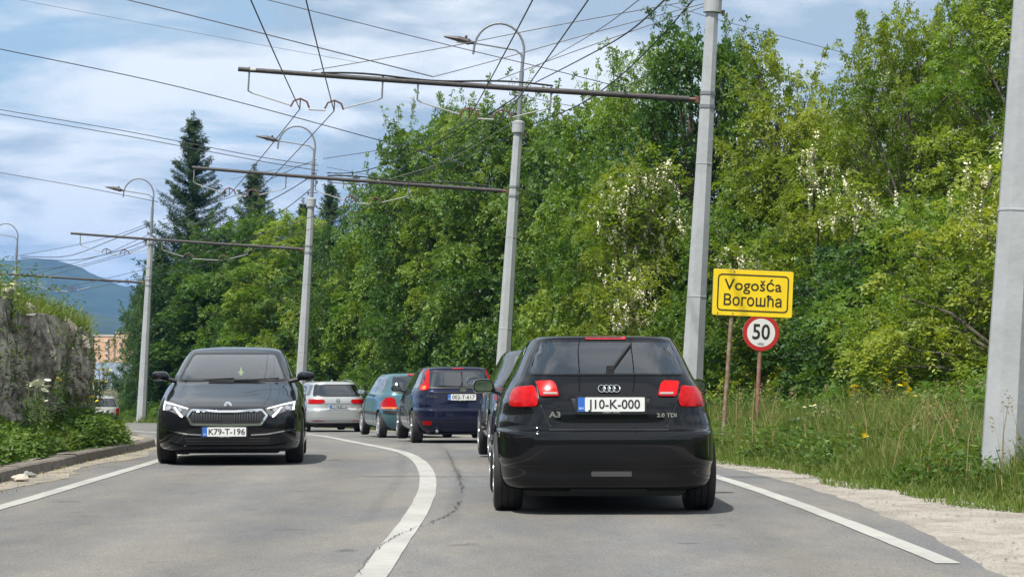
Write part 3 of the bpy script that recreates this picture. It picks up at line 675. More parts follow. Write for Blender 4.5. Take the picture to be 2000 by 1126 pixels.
for sg in (-1, 1):
    q = (lambda p: p) if sg == 1 else mir
    hl = rnd([cz(107,537),cz(200,556),cz(322,586),cz(303,622),cz(262,657),cz(222,628),cz(170,606),cz(112,602)], .02)
    hp = oct_.panel('headlight', 'front', q(hl), mat('headlight_lens', (.10,.10,.105), .06, coat=1.0), .010, .03)
    M_led = mat('led', (1,1,1), .3, emit=(1,.97,.92,1.1))
    oct_.panel('running_light', 'front', q([cz(108,539),cz(118,541),cz(122,598),cz(112,599)]), M_led, .020, .012, parent=hp)
    oct_.panel('running_light', 'front', q([cz(120,541),cz(200,556),cz(306,584),cz(302,592),cz(200,566),cz(121,552)]), mat('led_soft', (.8,.8,.8), .3, emit=(1,.95,.9,.16)), .020, .012, parent=hp)
    oct_.panel('running_light', 'front', q([cz(196,578),cz(208,580),cz(268,642),cz(262,652),cz(248,642)]), M_led, .020, .012, parent=hp)
    c_ = cz(160,580)
    for cc in (cz(158,582), cz(243,598)):
        cc = (cc[0]*(1 if sg == 1 else -1), cc[1])
        oct_.panel('headlight_lens', 'front', [(cc[0]+.032*math.cos(a), cc[1]+.028*math.sin(a)) for a in np.linspace(0, 2*math.pi, 14)[:-1]], mat('lens_glass', (.35,.36,.38), .05, .6, coat=1), .022, .01, parent=hp)
    oct_.line('bumper_trim', 'front', q([cz(98,740),cz(180,752),cz(300,772),cz(420,779)]), .014, M_chr, .016)
    oct_.panel('side_intake', 'front', q(rnd([cz(95,640),cz(112,700),cz(112,730),cz(94,735),cz(84,700)], .01, 2)), M_blk, .004, .01)
    oct_.line('bumper_fin', 'front', q([cz(85,835),cz(160,838),cz(240,862)]), .012, P_black2, .022, depth=.02)
    oct_.mirror(sg, 3.12, 1.075, P_black2, .23, .125, x0=.75, glass=False)
    sd_ = 'left' if sg < 0 else 'right'
    oct_.panel('side_window', sd_, OSW, M_glassd, .004)
    oct_.line('door_gap', sd_, [(2.95,.98),(3.05,.6),(3.0,.3)], .006, M_blk)
    oct_.line('bonnet_gap', 'front', q([cz(322,588),cz(240,556),cz(120,520)]), .006, M_blk, .003)
gr = [cz(330,592),cz(430,596),cz(520,603),cz(650,603),cz(740,596),cz(842,592),cz(882,636),cz(835,708),cz(585,712),cz(330,706),cz(297,642)]
gr = rnd([(a, b) for a, b in gr], .012, 2)
gp = oct_.panel('grille', 'front', gr, M_blk, .006, .01)
oct_.ringp('grille_surround', 'front', gr, .020, M_chr, .026, .006, parent=gp)
for k in range(11):
    for sg in (-1, 1):
        x = sg*(.085+k*.0315); zt = .675-.015*(k > 8)
        oct_.panel('grille_slat', 'front', [(x-.005,.545),(x+.005,.545),(x+.005,zt),(x-.005,zt)], mat('dark_chrome', (.10,.10,.105), .2, .8), .020, .014, parent=gp)
for k in range(11):
    x = (k-5)*.07
    if abs(x) > .1: oct_.panel('grille_insert', 'front', [(x-.016,.652),(x+.016,.652),(x+.014,.675),(x-.014,.675)], M_alu, .023, .012, parent=gp)
bc = cz(585,565); yb = oct_.front(bc[0], bc[1])
em = MB().lathe([(.047,0),(.047,.008),(.040,.011)], 28, 'y', Matrix.Translation((0, yb+.006, bc[1])) @ Matrix.Rotation(R(24), 4, 'X')).build('emblem', M_chr, oct_.root)
Me = Matrix.Translation((0, yb+.014, bc[1]+.003)) @ Matrix.Rotation(R(24), 4, 'X')
MB().prism([(-.026,-.010),(-.010,-.018),(.018,-.014),(.004,-.006),(.026,.016),(.006,.010),(-.004,.020),(-.012,.004)], 0.004, .008, 'xz', Me).build('emblem_arrow', M_blk, em)
oct_.plate('front', 'K79-T-196', .412, .035, off=.018, fs=.100, sx=1.0)
li = rnd([cz(275,800),cz(905,800),cz(880,848),cz(300,852)], .02)
oct_.panel('lower_intake', 'front', li, M_blk, .005, .01)
for k in range(3): oct_.line('intake_bar', 'front', [(-.50,.335-.035*k),(.50,.335-.035*k)], .006, mat('grey_plastic'), .012, parent=None)
oct_.line('front_lip', 'front', [(-.70,.245),(-.5,.232),(.5,.232),(.70,.245)], .012, P_black2, .02, depth=.02)
for x0_, x1_ in ((.60,-.02),(-.02,-.58)):
    MB().tube([(x0_, oct_.front(x0_, 1.03)+.03, 1.025),((x0_+x1_)/2, oct_.front(.0, 1.035)+.02, 1.035),(x1_, oct_.front(x1_, 1.045)+.02, 1.05)], .009, 6).build('windscreen_wiper', M_blk, oct_.root)
MB().prism(rnd([(-.60,.14),(.60,.14),(.72,.26),(-.72,.26)], .03), .6, 4.3).build('underbody', M_blk, oct_.root)

# driver of the liftback, seen faintly through its windscreen
def driver(label, car, x, y, shirt, hair):
    t = empty('person', (0,0,0)); tag(t, label, 'person')
    me = bpy.data.meshes.new('body')
    V = [(0,0,.45),(0,.02,.62),(0,.03,.80),(0,.05,.93),(0,.06,1.0),(0,.05,1.07),(0,.06,1.15),(0,.05,1.23), (.17,.04,.92),(.24,.16,.72),(.17,.42,.78),(.14,.50,.80), (-.17,.04,.92),(-.24,.16,.72),(-.17,.42,.78),(-.14,.50,.80), (.10,.25,.45),(.12,.55,.45),(-.10,.25,.45),(-.12,.55,.45)]
    E = [(0,1),(1,2),(2,3),(3,4),(4,5),(5,6),(6,7),(3,8),(8,9),(9,10),(10,11),(3,12),(12,13),(13,14),(14,15),(0,16),(16,17),(0,18),(18,19)]
    Rr = [.15,.15,.16,.12,.055,.085,.098,.06,.07,.055,.042,.04,.07,.055,.042,.04,.09,.07,.09,.07]
    me.from_pydata(V, E, []); o = bpy.data.objects.new('tmp', me); sc.collection.objects.link(o)
    md = o.modifiers.new('s', 'SKIN'); md.use_smooth_shade = True
    for i, r_ in enumerate(Rr): me.skin_vertices[0].data[i].radius = (r_, r_*(.72 if i < 4 else 1))
    me.skin_vertices[0].data[0].use_root = True
    o.modifiers.new('d', 'SUBSURF').levels = 2; bpy.context.view_layer.update()
    e = bpy.data.meshes.new_from_object(o.evaluated_get(bpy.context.evaluated_depsgraph_get())); bpy.data.objects.remove(o)
    e.materials.clear(); e.materials.append(M_skin); e.materials.append(shirt)
    for p in e.polygons: p.material_index = 0 if (p.center.z > .99 or p.center.y > .42 and p.center.z > .6) else 1
    e.name = 'body'; link_mesh('body', e, None, t, True)
    h_ = MB().lathe([(.02,1.262),(.07,1.25),(.10,1.20),(.105,1.14),(.08,1.10)], 16, 'z', Matrix.Translation((0,.035,0))).build('hair', hair, t); smooth_by_angle(h_, 60)
    t.location = Matrix.Translation(car.root.location) @ Matrix.Rotation(car.root.rotation_euler.z, 4, 'Z') @ Vector((x, y, .0)); t.rotation_euler = (0,0,car.root.rotation_euler.z)
    return t
driver('driver in a pale shirt behind the windscreen of the oncoming black liftback', oct_, -.36, 2.25, mat('pale_shirt', (.6,.6,.6), .9), mat('dark_hair', (.03,.022,.018), .8))
MB().lathe([(.185,-.012),(.185,.012),(.160,.012),(.160,-.012)], 28, 'y', Matrix.Translation((-.36,2.78,.90)) @ Matrix.Rotation(R(-25), 4, 'X'), close=True).build('steering_wheel', M_blk, oct_.root)

# ======================= navy hatchback (rear, left flank seen)
rows = [(.20,.76,.14,3.95,5,4),(.25,.80,.07,4.05,5,4),(.33,.83,.03,4.12,5.5,4),(.48,.846,.0,4.15,6,4),(.60,.848,.0,4.14,6,4),(.635,.846,.015,4.12,6,4),(.65,.843,.05,4.1,6,4),(.72,.840,.06,4.0,6,4),(.85,.830,.08,3.6,5.5,4),
        (.95,.808,.10,3.25,5.5,4.5),(1.02,.770,.15,3.08,5.5,5),(1.12,.715,.24,2.9,5.5,5.5),(1.25,.655,.36,2.6,5.5,5.5),(1.35,.605,.46,2.35,5.5,5),(1.385,.57,.49,2.2,5,5),(1.405,.50,.55,2.0,4,4),(1.42,.33,.85,1.75,3,3),(1.426,.05,1.15,1.4,3,3)]
D_F = 40.3; 
fw = rnd([(-.53,1.34),(.53,1.34),(.59,1.02),(-.59,1.02)], .06)
foc = Car('hatchback', 'navy blue hatchback with tall red lamps beside its rear window and plate 002-T-617', rows, P_navy, (-.93, D_F, float(g(41))), R(8.6), (.72, 3.32), .305, .2, tr=.745,
          cuts=[('rear', fw, 1.5)], rimstyle=7)
foc.panel('rear_window', 'rear', fw, M_glassd, .008); foc.ringp('window_seal', 'rear', fw, .02, M_blk, .011)
for sg in (-1, 1):
    q = (lambda p: p) if sg == -1 else mir
    tlp = [(-.60,1.37),(-.52,1.36),(-.565,1.03),(-.60,.99),(-.725,.975),(-.71,1.12)]
    lm = foc.panel('tail_lamp', 'rear', q(rnd(tlp, .02)), M_red, .014, .025)
    foc.panel('indicator_lamp', 'rear', q(rnd([(-.612,1.07),(-.672,1.06),(-.70,1.0),(-.635,1.0)], .015, 2)), M_org, .020, .01, parent=lm)
    foc.panel('fog_reflector', 'rear', q(rnd([(-.70,.42),(-.53,.42),(-.56,.34),(-.69,.345)], .02)), M_red, .012, .02)
    sd_ = 'left' if sg < 0 else 'right'
    foc.panel('side_window', sd_, rnd([(.50,1.03),(.62,1.22),(.9,1.32),(1.45,1.34),(1.40,1.0)], .04), M_sglass, .004)
    foc.panel('side_window', sd_, rnd([(1.50,1.0),(1.55,1.34),(2.05,1.34),(2.75,1.0)], .04), M_sglass, .004)
    foc.line('door_gap', sd_, [(1.47,.98),(1.45,.35)], .008, M_blk); foc.line('door_gap', sd_, [(2.6,.95),(2.72,.6),(2.65,.3)], .008, M_blk); foc.line('door_gap', sd_, [(.62,1.0),(.95,.75),(1.1,.4)], .008, M_blk)
    foc.mirror(sg, 2.62, 1.0, P_navy, .2, .13)
    foc.panel('door_handle', sd_, rnd([(1.62,.88),(1.80,.88),(1.80,.905),(1.62,.905)], .008, 2), P_navy, .03, .03)
foc.panel('brake_light', 'rear', rnd([(-.11,1.375),(.11,1.375),(.10,1.39),(-.10,1.39)], .005, 2), M_red, .012, .02)
fr = rnd([(-.40,.955),(.40,.955),(.34,.78),(-.34,.78)], .03)
foc.line('boot_handle', 'rear', [(-.5,.945),(.5,.945)], .02, M_blk, .008)
foc.plate('rear', '002-T-617', .855, .02, off=.022, fs=.100, sx=.98)
MB().lathe([(.05,0),(.05,.008),(.04,.01)], 24, 'y', Matrix.Translation((.05, foc.rear(0,.985)-.02, .985)) @ Matrix.Diagonal((1.3,1,.55,1))).build('emblem', M_chr, foc.root)
text_mesh('badge', 'Focus', .085, M_chr, foc.root, Matrix.Translation((-.53, foc.rear(.5,.87)-.012, .875)) @ Matrix.Rotation(R(90), 4, 'X'), .003)
foc.line('bumper_gap', 'rear', [(-.8,.638),(.8,.638)], .01, M_blk, .004)
foc.line('bumper_crease', 'rear', [(-.78,.40),(.78,.40)], .012, M_blk, .004)
MB().tube([hw(foc,(0,1.05)), hw(foc,(.05,1.17)), hw(foc,(.07,1.29))], [.014,.012,.008], 6).build('rear_wiper', M_blk, foc.root)
MB().tube([(-.45,-.02,.24),(-.45,.2,.24)], .028, 12).build('exhaust_pipe', M_chr, foc.root)
MB().prism(rnd([(-.56,.16),(.56,.16),(.7,.25),(-.7,.25)], .03), .4, 3.5).build('underbody', M_blk, foc.root)
MB().tube([(0,1.0,1.41),(0,.75,1.56)], .006, 6).build('aerial', M_blk, foc.root)
foc.seats(1.9, 1.0, zt=1.14)

# ======================= teal hatchback
rows = [(.20,.72,.12,3.55,5,4),(.27,.78,.05,3.65,5,4),(.40,.81,.01,3.72,5.5,4),(.52,.82,.0,3.73,6,4),(.60,.82,.01,3.72,6,4),(.68,.815,.05,3.68,6,4),(.82,.805,.07,3.4,5.5,4),(.93,.785,.10,3.0,5.5,4.5),
        (1.0,.745,.14,2.85,5.5,5),(1.12,.69,.22,2.65,5.5,5.5),(1.25,.64,.30,2.4,5.5,5.5),(1.34,.59,.38,2.15,5.5,5),(1.38,.55,.42,2.0,5,5),(1.40,.46,.5,1.85,4,4),(1.415,.3,.75,1.6,3,3),(1.42,.05,1.0,1.3,3,3)]
D_R = 47.6
rwp = rnd([(-.515,1.34),(.515,1.34),(.58,.985),(-.58,.985)], .07)
ren = Car('hatchback', 'teal hatchback half hidden behind the navy hatchback', rows, P_teal, (-2.0, D_R, float(g(48.3))), R(12.5), (.62, 3.05), .285, .17, tr=.725, cuts=[('rear', rwp, 1.4)], rimstyle=12, rimmat=mat('hubcap', (.45,.45,.44), .4, .5))
ren.panel('rear_window', 'rear', rwp, M_glassd, .008); ren.ringp('window_seal', 'rear', rwp, .02, M_blk, .011)
for sg in (-1, 1):
    q = (lambda p: p) if sg == -1 else mir
    lm = ren.panel('tail_lamp', 'rear', q(rnd([(-.80,.64),(-.48,.64),(-.52,.86),(-.60,.90),(-.70,.88),(-.78,.76)], .03)), M_red, .016, .03)
    ren.panel('reversing_lamp', 'rear', q([(-.78,.645),(-.50,.645),(-.50,.68),(-.775,.68)]), M_org, .022, .01, parent=lm)
    sd_ = 'left' if sg < 0 else 'right'
    ren.panel('side_window', sd_, rnd([(.42,1.0),(.52,1.28),(1.30,1.33),(1.28,.98)], .05), M_sglass, .004)
    ren.panel('side_window', sd_, rnd([(1.38,.98),(1.40,1.33),(1.9,1.32),(2.55,.98)], .05), M_sglass, .004)
    ren.line('door_gap', sd_, [(1.33,.96),(1.30,.32)], .008, M_blk); ren.line('door_gap', sd_, [(2.5,.95),(2.55,.35)], .008, M_blk)
    ren.mirror(sg, 2.42, .99, M_blk, .19, .12)
    ren.panel('side_moulding', sd_, [(.95,.50),(2.65,.50),(2.65,.56),(.95,.56)], M_blk, .012)
ren.panel('bumper_strip', 'rear', rnd([(-.80,.53),(.80,.53),(.80,.61),(-.80,.61)], .02), M_blk, .016, .02)
ren.panel('brake_light', 'rear', rnd([(-.19,1.365),(.19,1.365),(.18,1.395),(-.18,1.395)], .006, 2), M_red, .02, .03)
ren.line('boot_gap', 'rear', [(-.48,.64),(.48,.64)], .008, M_blk)
MB().tube([hw(ren,(0,1.02)), hw(ren,(-.06,1.2))], [.014,.008], 6).build('rear_wiper', M_blk, ren.root)
MB().prism(rnd([(-.5,.16),(.5,.16),(.65,.26),(-.65,.26)], .03), .4, 3.2).build('underbody', M_blk, ren.root)
ren.seats(1.75, .95, zt=1.12)

# ======================= silver estate
rows = [(.22,.78,.16,4.55,5,4),(.27,.84,.08,4.62,5,4),(.36,.885,.02,4.7,5.5,4),(.50,.905,.0,4.75,6,4),(.62,.912,.0,4.74,6,4),(.68,.912,.02,4.7,6,4),(.72,.908,.06,4.65,6,4),(.85,.90,.07,4.2,5.5,4),(.95,.885,.09,3.8,5.5,4.4),
        (1.03,.855,.12,3.6,5.5,5),(1.10,.81,.17,3.45,5.5,5),(1.22,.75,.26,3.15,5.5,5.5),(1.36,.68,.38,2.8,5.5,5.5),(1.42,.645,.43,2.6,5.5,5),(1.455,.60,.45,2.4,5,5),(1.475,.50,.55,2.2,4,4),(1.49,.3,.9,1.9,3,3),(1.495,.05,1.4,1.6,3,3)]
D_P = 63.2
pw = rnd([(-.60,1.40),(.60,1.40),(.70,1.06),(-.70,1.06)], .06)
pas = Car('estate_car', 'silver estate car with dark number plate seen beyond the black liftback', rows, P_silver, (-4.98, D_P, float(g(64))-.02), R(15), (1.0, 3.79), .33, .215, tr=.78, cuts=[('rear', pw, 1.6)], rimstyle=5, lowcol=(.30, M_blk))
pas.panel('rear_window', 'rear', pw, M_glassd, .008); pas.ringp('window_seal', 'rear', pw, .03, M_blk, .011)
for sg in (-1, 1):
    q = (lambda p: p) if sg == -1 else mir
    pas.panel('tail_lamp', 'rear', q(rnd([(-.86,.985),(-.40,.97),(-.37,.90),(-.44,.85),(-.87,.84)], .02)), M_red, .012, .02)
    pas.panel('reflector', 'rear', q([(-.72,.345),(-.42,.345),(-.42,.365),(-.72,.365)]), M_red, .01, .01)
    sd_ = 'left' if sg < 0 else 'right'
    pas.panel('side_window', sd_, rnd([(.45,1.08),(.62,1.38),(1.2,1.42),(1.18,1.05)], .05), M_sglass, .004)
    pas.panel('side_window', sd_, rnd([(1.25,1.05),(1.27,1.42),(2.05,1.42),(2.05,1.05)], .05), M_sglass, .004)
    pas.panel('side_window', sd_, rnd([(2.12,1.05),(2.12,1.42),(2.6,1.40),(3.2,1.05)], .05), M_sglass, .004)
    pas.mirror(sg, 3.0, 1.08, P_silver, .2, .14)
    MB().tube([(sg*.56,.8,1.475),(sg*.58,1.2,1.51),(sg*.58,2.2,1.52),(sg*.56,2.6,1.47)], .014, 6).build('roof_rail', M_alu, pas.root)
pas.line('chrome_strip', 'rear', [(-.7,.405),(.7,.405)], .015, M_chr, .008)
pas.line('boot_gap', 'rear', [(-.62,.73),(-.5,.655),(.5,.655),(.62,.73)], .012, M_blk, .004)
pas.ringp('plate_recess', 'rear', rnd([(-.42,.87),(.42,.87),(.34,.68),(-.34,.68)], .03), .012, P_silver, .012)
M_plw_save = M_plw
mdk = mat('plate_dark', (.10,.12,.15), .4); M_plw = mdk; M_plk_s = M_plk; M_plk = mat('plate_grey_print', (.6,.62,.62), .5)
pas.plate('rear', 'M82-T-492', .755, 0, off=.02, fs=.100, sx=.98); M_plw = M_plw_save; M_plk = M_plk_s
emb = MB(); emb.lathe([(.058,0),(.058,.01),(.048,.01),(.048,0)], 28, 'y', Matrix.Translation((0, pas.rear(0,.94)-.02, .94)), close=True)
e_ = emb.build('emblem', M_chr, pas.root)
y_ = pas.rear(0,.94)-.018
MB().tube([(-.035,y_,.965),(-.018,y_,.91),(0,y_,.945),(.018,y_,.91),(.035,y_,.965)], .006, 5).tube([(-.018,y_,.985),(0,y_,.95),(.018,y_,.985)], .006, 5).build('emblem_letters', M_chr, e_)
MB().prism(rnd([(-.62,.16),(.62,.16),(.75,.28),(-.75,.28)], .03), .4, 4.3).build('underbody', M_blk, pas.root)
pas.seats(2.3, 1.3, zt=1.18)
MB().prism([(-.02,0),(.02,0),(.008,.05),(-.008,.05)], 1.0, 1.14, 'xz', Matrix.Translation((0,0,1.485))).build('aerial', P_silver, pas.root)

# ======================= dark grey hatchback between the navy one and the near black one
rows = [(.20,.76,.14,4.0,5,4),(.25,.80,.07,4.1,5,4),(.33,.84,.03,4.17,5.5,4),(.48,.866,.0,4.2,6,4),(.62,.868,.0,4.18,6,4),(.70,.862,.05,4.1,6,4),(.85,.848,.08,3.7,5.5,4),
        (.95,.825,.12,3.3,5.5,4.5),(1.02,.785,.2,3.12,5.5,5),(1.12,.73,.4,2.95,5.5,5.5),(1.25,.665,.7,2.7,5.5,5.5),(1.35,.615,.95,2.45,5.5,5),(1.385,.58,1.05,2.3,5,5),(1.405,.5,1.2,2.1,4,4),(1.42,.33,1.35,1.9,3,3),(1.426,.05,1.5,1.7,3,3)]
gry = Car('hatchback', 'dark grey hatchback mostly hidden by the left side of the nearest black hatchback', rows, P_grey, (.62, 26.75, -.04), R(3.7), (.78, 3.35), .31, .2, tr=.76, rimstyle=9)
gw = rnd([(-.52,1.34),(.52,1.34),(.60,1.03),(-.60,1.03)], .05)
gry.panel('rear_window', 'rear', gw, M_sglass, .008)
for sg in (-1, 1):
    q = (lambda p: p) if sg == -1 else mir
    gry.panel('tail_lamp', 'rear', q(rnd([(-.82,.80),(-.52,.80),(-.54,.93),(-.78,.94)], .02)), M_red, .012, .02)
    sd_ = 'left' if sg < 0 else 'right'
    gry.panel('side_window', sd_, rnd([(.75,1.03),(1.1,1.27),(1.5,1.34),(1.48,1.0)], .04), M_sglass, .004)
    gry.panel('side_window', sd_, rnd([(1.55,1.0),(1.58,1.34),(2.1,1.34),(2.8,1.0)], .04), M_sglass, .004)
    gry.line('door_gap', sd_, [(1.5,.98),(1.48,.35)], .008, M_blk); gry.line('door_gap', sd_, [(2.65,.95),(2.75,.6),(2.7,.3)], .008, M_blk)
    gry.mirror(sg, 2.68, 1.0, P_grey, .2, .13)
    gry.line('window_trim', sd_, [(.8,1.0),(2.8,.98)], .014, M_chr, .008)
MB().prism(rnd([(-.56,.16),(.56,.16),(.7,.25),(-.7,.25)], .03), .4, 3.5).build('underbody', M_blk, gry.root)

# ======================= pale estate by the weeds, far left
rows = [(.24,.74,.12,4.2,5,4),(.32,.79,.03,4.3,6,4),(.45,.81,.0,4.33,6.5,4),(.62,.82,.02,4.3,6.5,4),(.80,.815,.05,4.1,6.5,4),(.93,.80,.08,3.5,6.5,4.5),(1.0,.77,.12,3.25,6,5),(1.2,.70,.32,2.9,6,5.5),(1.38,.62,.50,2.5,6,5),
        (1.42,.56,.55,2.3,5,5),(1.445,.4,.75,2.0,4,4),(1.455,.05,1.2,1.6,3,3)]
fx = Car('estate_car', 'pale silver estate car far down the road beside the end of the rock wall', rows, P_beige, (-16.9, 90.5, -1.47), R(14), (.8, 3.3), .3, .19, tr=.72, rimstyle=6)
fx.panel('rear_window', 'rear', rnd([(-.56,1.34),(.56,1.34),(.66,1.0),(-.66,1.0)], .04), M_sglass, .01)
for sg in (-1, 1):
    q = (lambda p: p) if sg == -1 else mir
    fx.panel('tail_lamp', 'rear', q([(-.78,.66),(-.62,.66),(-.62,.94),(-.77,.94)]), M_red, .02, .03)
    sd_ = 'left' if sg < 0 else 'right'
    fx.panel('side_window', sd_, rnd([(.4,1.0),(.6,1.34),(2.3,1.36),(3.0,1.0)], .05), M_sglass, .004)
fx.panel('rear_bumper', 'rear', rnd([(-.80,.34),(.80,.34),(.80,.56),(-.80,.56)], .03), mat('grey_bumper', (.12,.12,.12), .5), .03, .04)
MB().prism([(-.25,.74),(.25,.74),(.25,.84),(-.25,.84)], -.02, .06).build('number_plate', mat('plate_white'), fx.root)
# dark car further down the queue, behind the liftback
dk = copy_tree(gry.root); dk.name = 'hatchback'; dk.location = (-9.3, 76.0, float(g(77))); dk.rotation_euler = (0, 0, R(24))
dk['label'] = 'dark car furthest down the queue, only a sliver showing past the liftback'
# ------------------------------------------------------------------ kerb, sidewalk
M_conc = mat('kerb_concrete', (.17,.145,.12), .9, noise=(9, (.09,.078,.065), .42, .66), bump=(40,.4,.01))
M_walk = mat('sidewalk_dirt', (.30,.26,.205), .95, noise=(3.5, (.19,.17,.13), .4, .62, 10.0), bump=(30,.5,.02))
kr = empty('kerb', (-5.2, 20, 0)); tag(kr, 'worn concrete kerb along the left edge of the road below the rock wall', 'kerb'); kr['kind'] = 'structure'; del kr['category']
yy = 3.0
while yy < 62:
    y1 = yy + .985; z0, z1 = float(g(yy)), float(g(y1)); xa, xb = float(kb(yy)), float(kb(y1)); j = random.uniform(-.006,.006); hj = random.uniform(-.006,.008)
    jx = random.uniform(-.008,.008)
    v = []
    for (x, y, z) in ((xa, yy, z0), (xb, y1, z1)):
        v += [(x+.02+jx, y, z-.05), (x+jx, y, z+.105+hj), (x-.02+jx, y, z+.122+hj), (x-.17+jx, y, z+.125+hj), (x-.17+jx, y, z-.05)]
    f = [(0,5,6,1),(1,6,7,2),(2,7,8,3),(3,8,9,4),(4,3,2,1,0),(5,6,7,8,9)]
    o = MB().add(v, f).build('kerb_stone', M_conc, kr); o.matrix_parent_inverse = Matrix.Translation((5.2,-20,0)); yy += 1.0
strip('sidewalk', np.arange(-5, 70, .4), lambda y: kb(y)-1.75, lambda y: kb(y)-.165, .125, M_walk, 5, zfun=lambda x, y: g(y)+.012*np.sin(x*9+y*3))
strip('verge_left', np.arange(-5, 150, .8), lambda y: kb(y)-22-0*y, lambda y: kb(y)-1.7, .10, M_earth, 8)

# ------------------------------------------------------------------ rock wall and the grassy bank above it
def value_noise(seed=3):
    r_ = np.random.default_rng(seed); P = r_.random((64, 64))
    def f(u, v):
        u = np.asarray(u) % 64; v = np.asarray(v) % 64; i = np.floor(u).astype(int); j = np.floor(v).astype(int); a = u-i; b = v-j; a = a*a*(3-2*a); b = b*b*(3-2*b)
        i1 = (i+1) % 64; j1 = (j+1) % 64; i %= 64; j %= 64
        return P[i, j]*(1-a)*(1-b)+P[i1, j]*a*(1-b)+P[i, j1]*(1-a)*b+P[i1, j1]*a*b
    return f
vn = value_noise()
def fbm(u, v, o=4): return sum(vn(u*2**k+17*k, v*2**k+5*k)*.5**k for k in range(o))/sum(.5**k for k in range(o))
M_rock = mat('rock', (.44,.40,.33), .95, noise=(3.2, (.10,.088,.07), .42, .58, 12.0), bump=(7,1.0,.10))
M_rock2 = mat('rock_pale', (.46,.41,.33), .95, noise=(6, (.12,.11,.095), .42, .62, 12.0), bump=(12,1.0,.06))
wall_path = [(-6.1,4),(-6.15,14),(-6.18,20),(-6.17,26),(-6.14,30),(-6.18,33),(-6.4,34.2),(-7.0,35.1),(-8.5,36.0),(-11,36.8)]
wp_ = [Vector((a, b, 0)) for a, b in wall_path]; seglen = np.concatenate([[0], np.cumsum([(wp_[i+1]-wp_[i]).length for i in range(len(wp_)-1)])])
wx, wy = itp(list(zip(seglen, [p.x for p in wp_]))), itp(list(zip(seglen, [p.y for p in wp_])))
def walltop(y): return np.interp(y, [4,20,27,31,34,36.6], [2.2,2.08,1.96,1.78,1.58,1.3])
S = np.arange(0, seglen[-1], .09); T_ = np.linspace(0, 1, 26)
SS, TT = np.meshgrid(S, T_); WX, WY = wx(SS), wy(SS)
ex = .05; tx = wx(SS+ex)-WX; ty = wy(SS+ex)-WY; ln = np.hypot(tx, ty)+1e-9; nx_, ny_ = ty/ln, -tx/ln       # outward (towards the road)
rid = np.abs(fbm(SS*1.6, TT*.9+3, 4)-.5)*2
disp = (fbm(SS*.9, TT*1.5)-.5)*.55 + (1-rid)**3*-.28 + (fbm(SS*5, TT*4+9)-.5)*.22
top = walltop(WY) + (fbm(SS*1.3, SS*0+2.2)-.5)*.30
ZZ = g(WY)-.1 + TT*(top+.1-g(WY)*1.0) ; off = disp*(.3+.7*np.sin(np.clip(TT,0,1)*math.pi*.9+.25)) - .10*TT
V = np.stack([WX+nx_*off, WY+ny_*off, ZZ], -1); WALLV = V.copy()
V2 = np.stack([V[-1,:,0]-nx_[-1]*.5, V[-1,:,1]-ny_[-1]*.5, V[-1,:,2]+.02], -1)[None]
V3 = np.stack([V[-1,:,0]-nx_[-1]*.5, V[-1,:,1]-ny_[-1]*.5, V[-1,:,2]*0-1.5], -1)[None]
VA = np.concatenate([V, V2, V3], 0); i = np.arange(VA.shape[0]*VA.shape[1]).reshape(VA.shape[0], VA.shape[1])
F = np.stack([i[:-1,:-1], i[:-1,1:], i[1:,1:], i[1:,:-1]], -1).reshape(-1, 4)
rwall = empty('rock_wall', (-6.3, 20, 0)); tag(rwall, 'rough dark rock wall on the left with weeds at its foot', 'rock wall')
PI_ = Matrix.Translation((6.3,-20,0))
o = link_mesh('rock_face', np_mesh('rock_face', VA.reshape(-1, 3), F), M_rock, rwall); o.matrix_parent_inverse = PI_
smooth_by_angle(o, 32)
# single blocks standing proud of the face
blocks = []
for k in range(7):
    bm = bmesh.new(); bmesh.ops.create_icosphere(bm, subdivisions=1, radius=.5)
    rr = random.Random(k)
    for v in bm.verts:
        q = v.co.copy(); v.co = Vector((math.copysign(abs(q.x)**.6, q.x), math.copysign(abs(q.y)**.6, q.y), math.copysign(abs(q.z)**.5, q.z)))*.62 + Vector([rr.gauss(0,.07) for _ in range(3)])
    me = bpy.data.meshes.new('stone'); bm.to_mesh(me); bm.free(); me.materials.append(M_rock if k % 3 else M_rock2); blocks.append(me)
nS = V.shape[1]
for k in range(150):
    a = random.randint(int(nS*.45), nS-4); b = random.randint(4, 25)
    p = V[b, a]; me = random.choice(blocks)
    o = bpy.data.objects.new('stone', me); sc.collection.objects.link(o); o.parent = rwall; o.matrix_parent_inverse = PI_
    o.location = (p[0]-nx_[b,a]*.10, p[1]-ny_[b,a]*.10, p[2]-.05*(b > 22)); o.scale = (random.uniform(.28,.42), random.uniform(.18,.45), random.uniform(.25,.75))
    o.rotation_euler = (random.gauss(0,.25), random.gauss(0,.25), random.uniform(0,6.3))
# bank above
us = np.arange(4, 37.2, .4); vs_ = np.array([0,.25,.6,1.0,1.6,2.4,3.4,5,8,14,25])
def bankz(x0, y, d): 
    e = np.interp(y, [4,24,28,31,33.5,36], [.85,.80,.62,.42,.16,-.05]); return walltop(y) - .05 + (1-np.exp(-d/2.6))*2.6*e
U, Vv = np.meshgrid(us, vs_)
sU = np.interp(us, wy(S), S); X0 = wx(sU)[None]*np.ones_like(U) ; 
BX = X0 - .35 - Vv; BZ = bankz(BX, U, Vv) + (fbm(U*.8, Vv*1.1)-.5)*.25*(Vv > .1)
i = np.arange(U.size).reshape(U.shape); F = np.stack([i[:-1,:-1], i[1:,:-1], i[1:,1:], i[:-1,1:]], -1).reshape(-1, 4)
o = link_mesh('grass_bank', np_mesh('grass_bank', np.stack([BX, U, BZ], -1).reshape(-1, 3), F), M_earth, None, True); o['kind'] = 'structure'

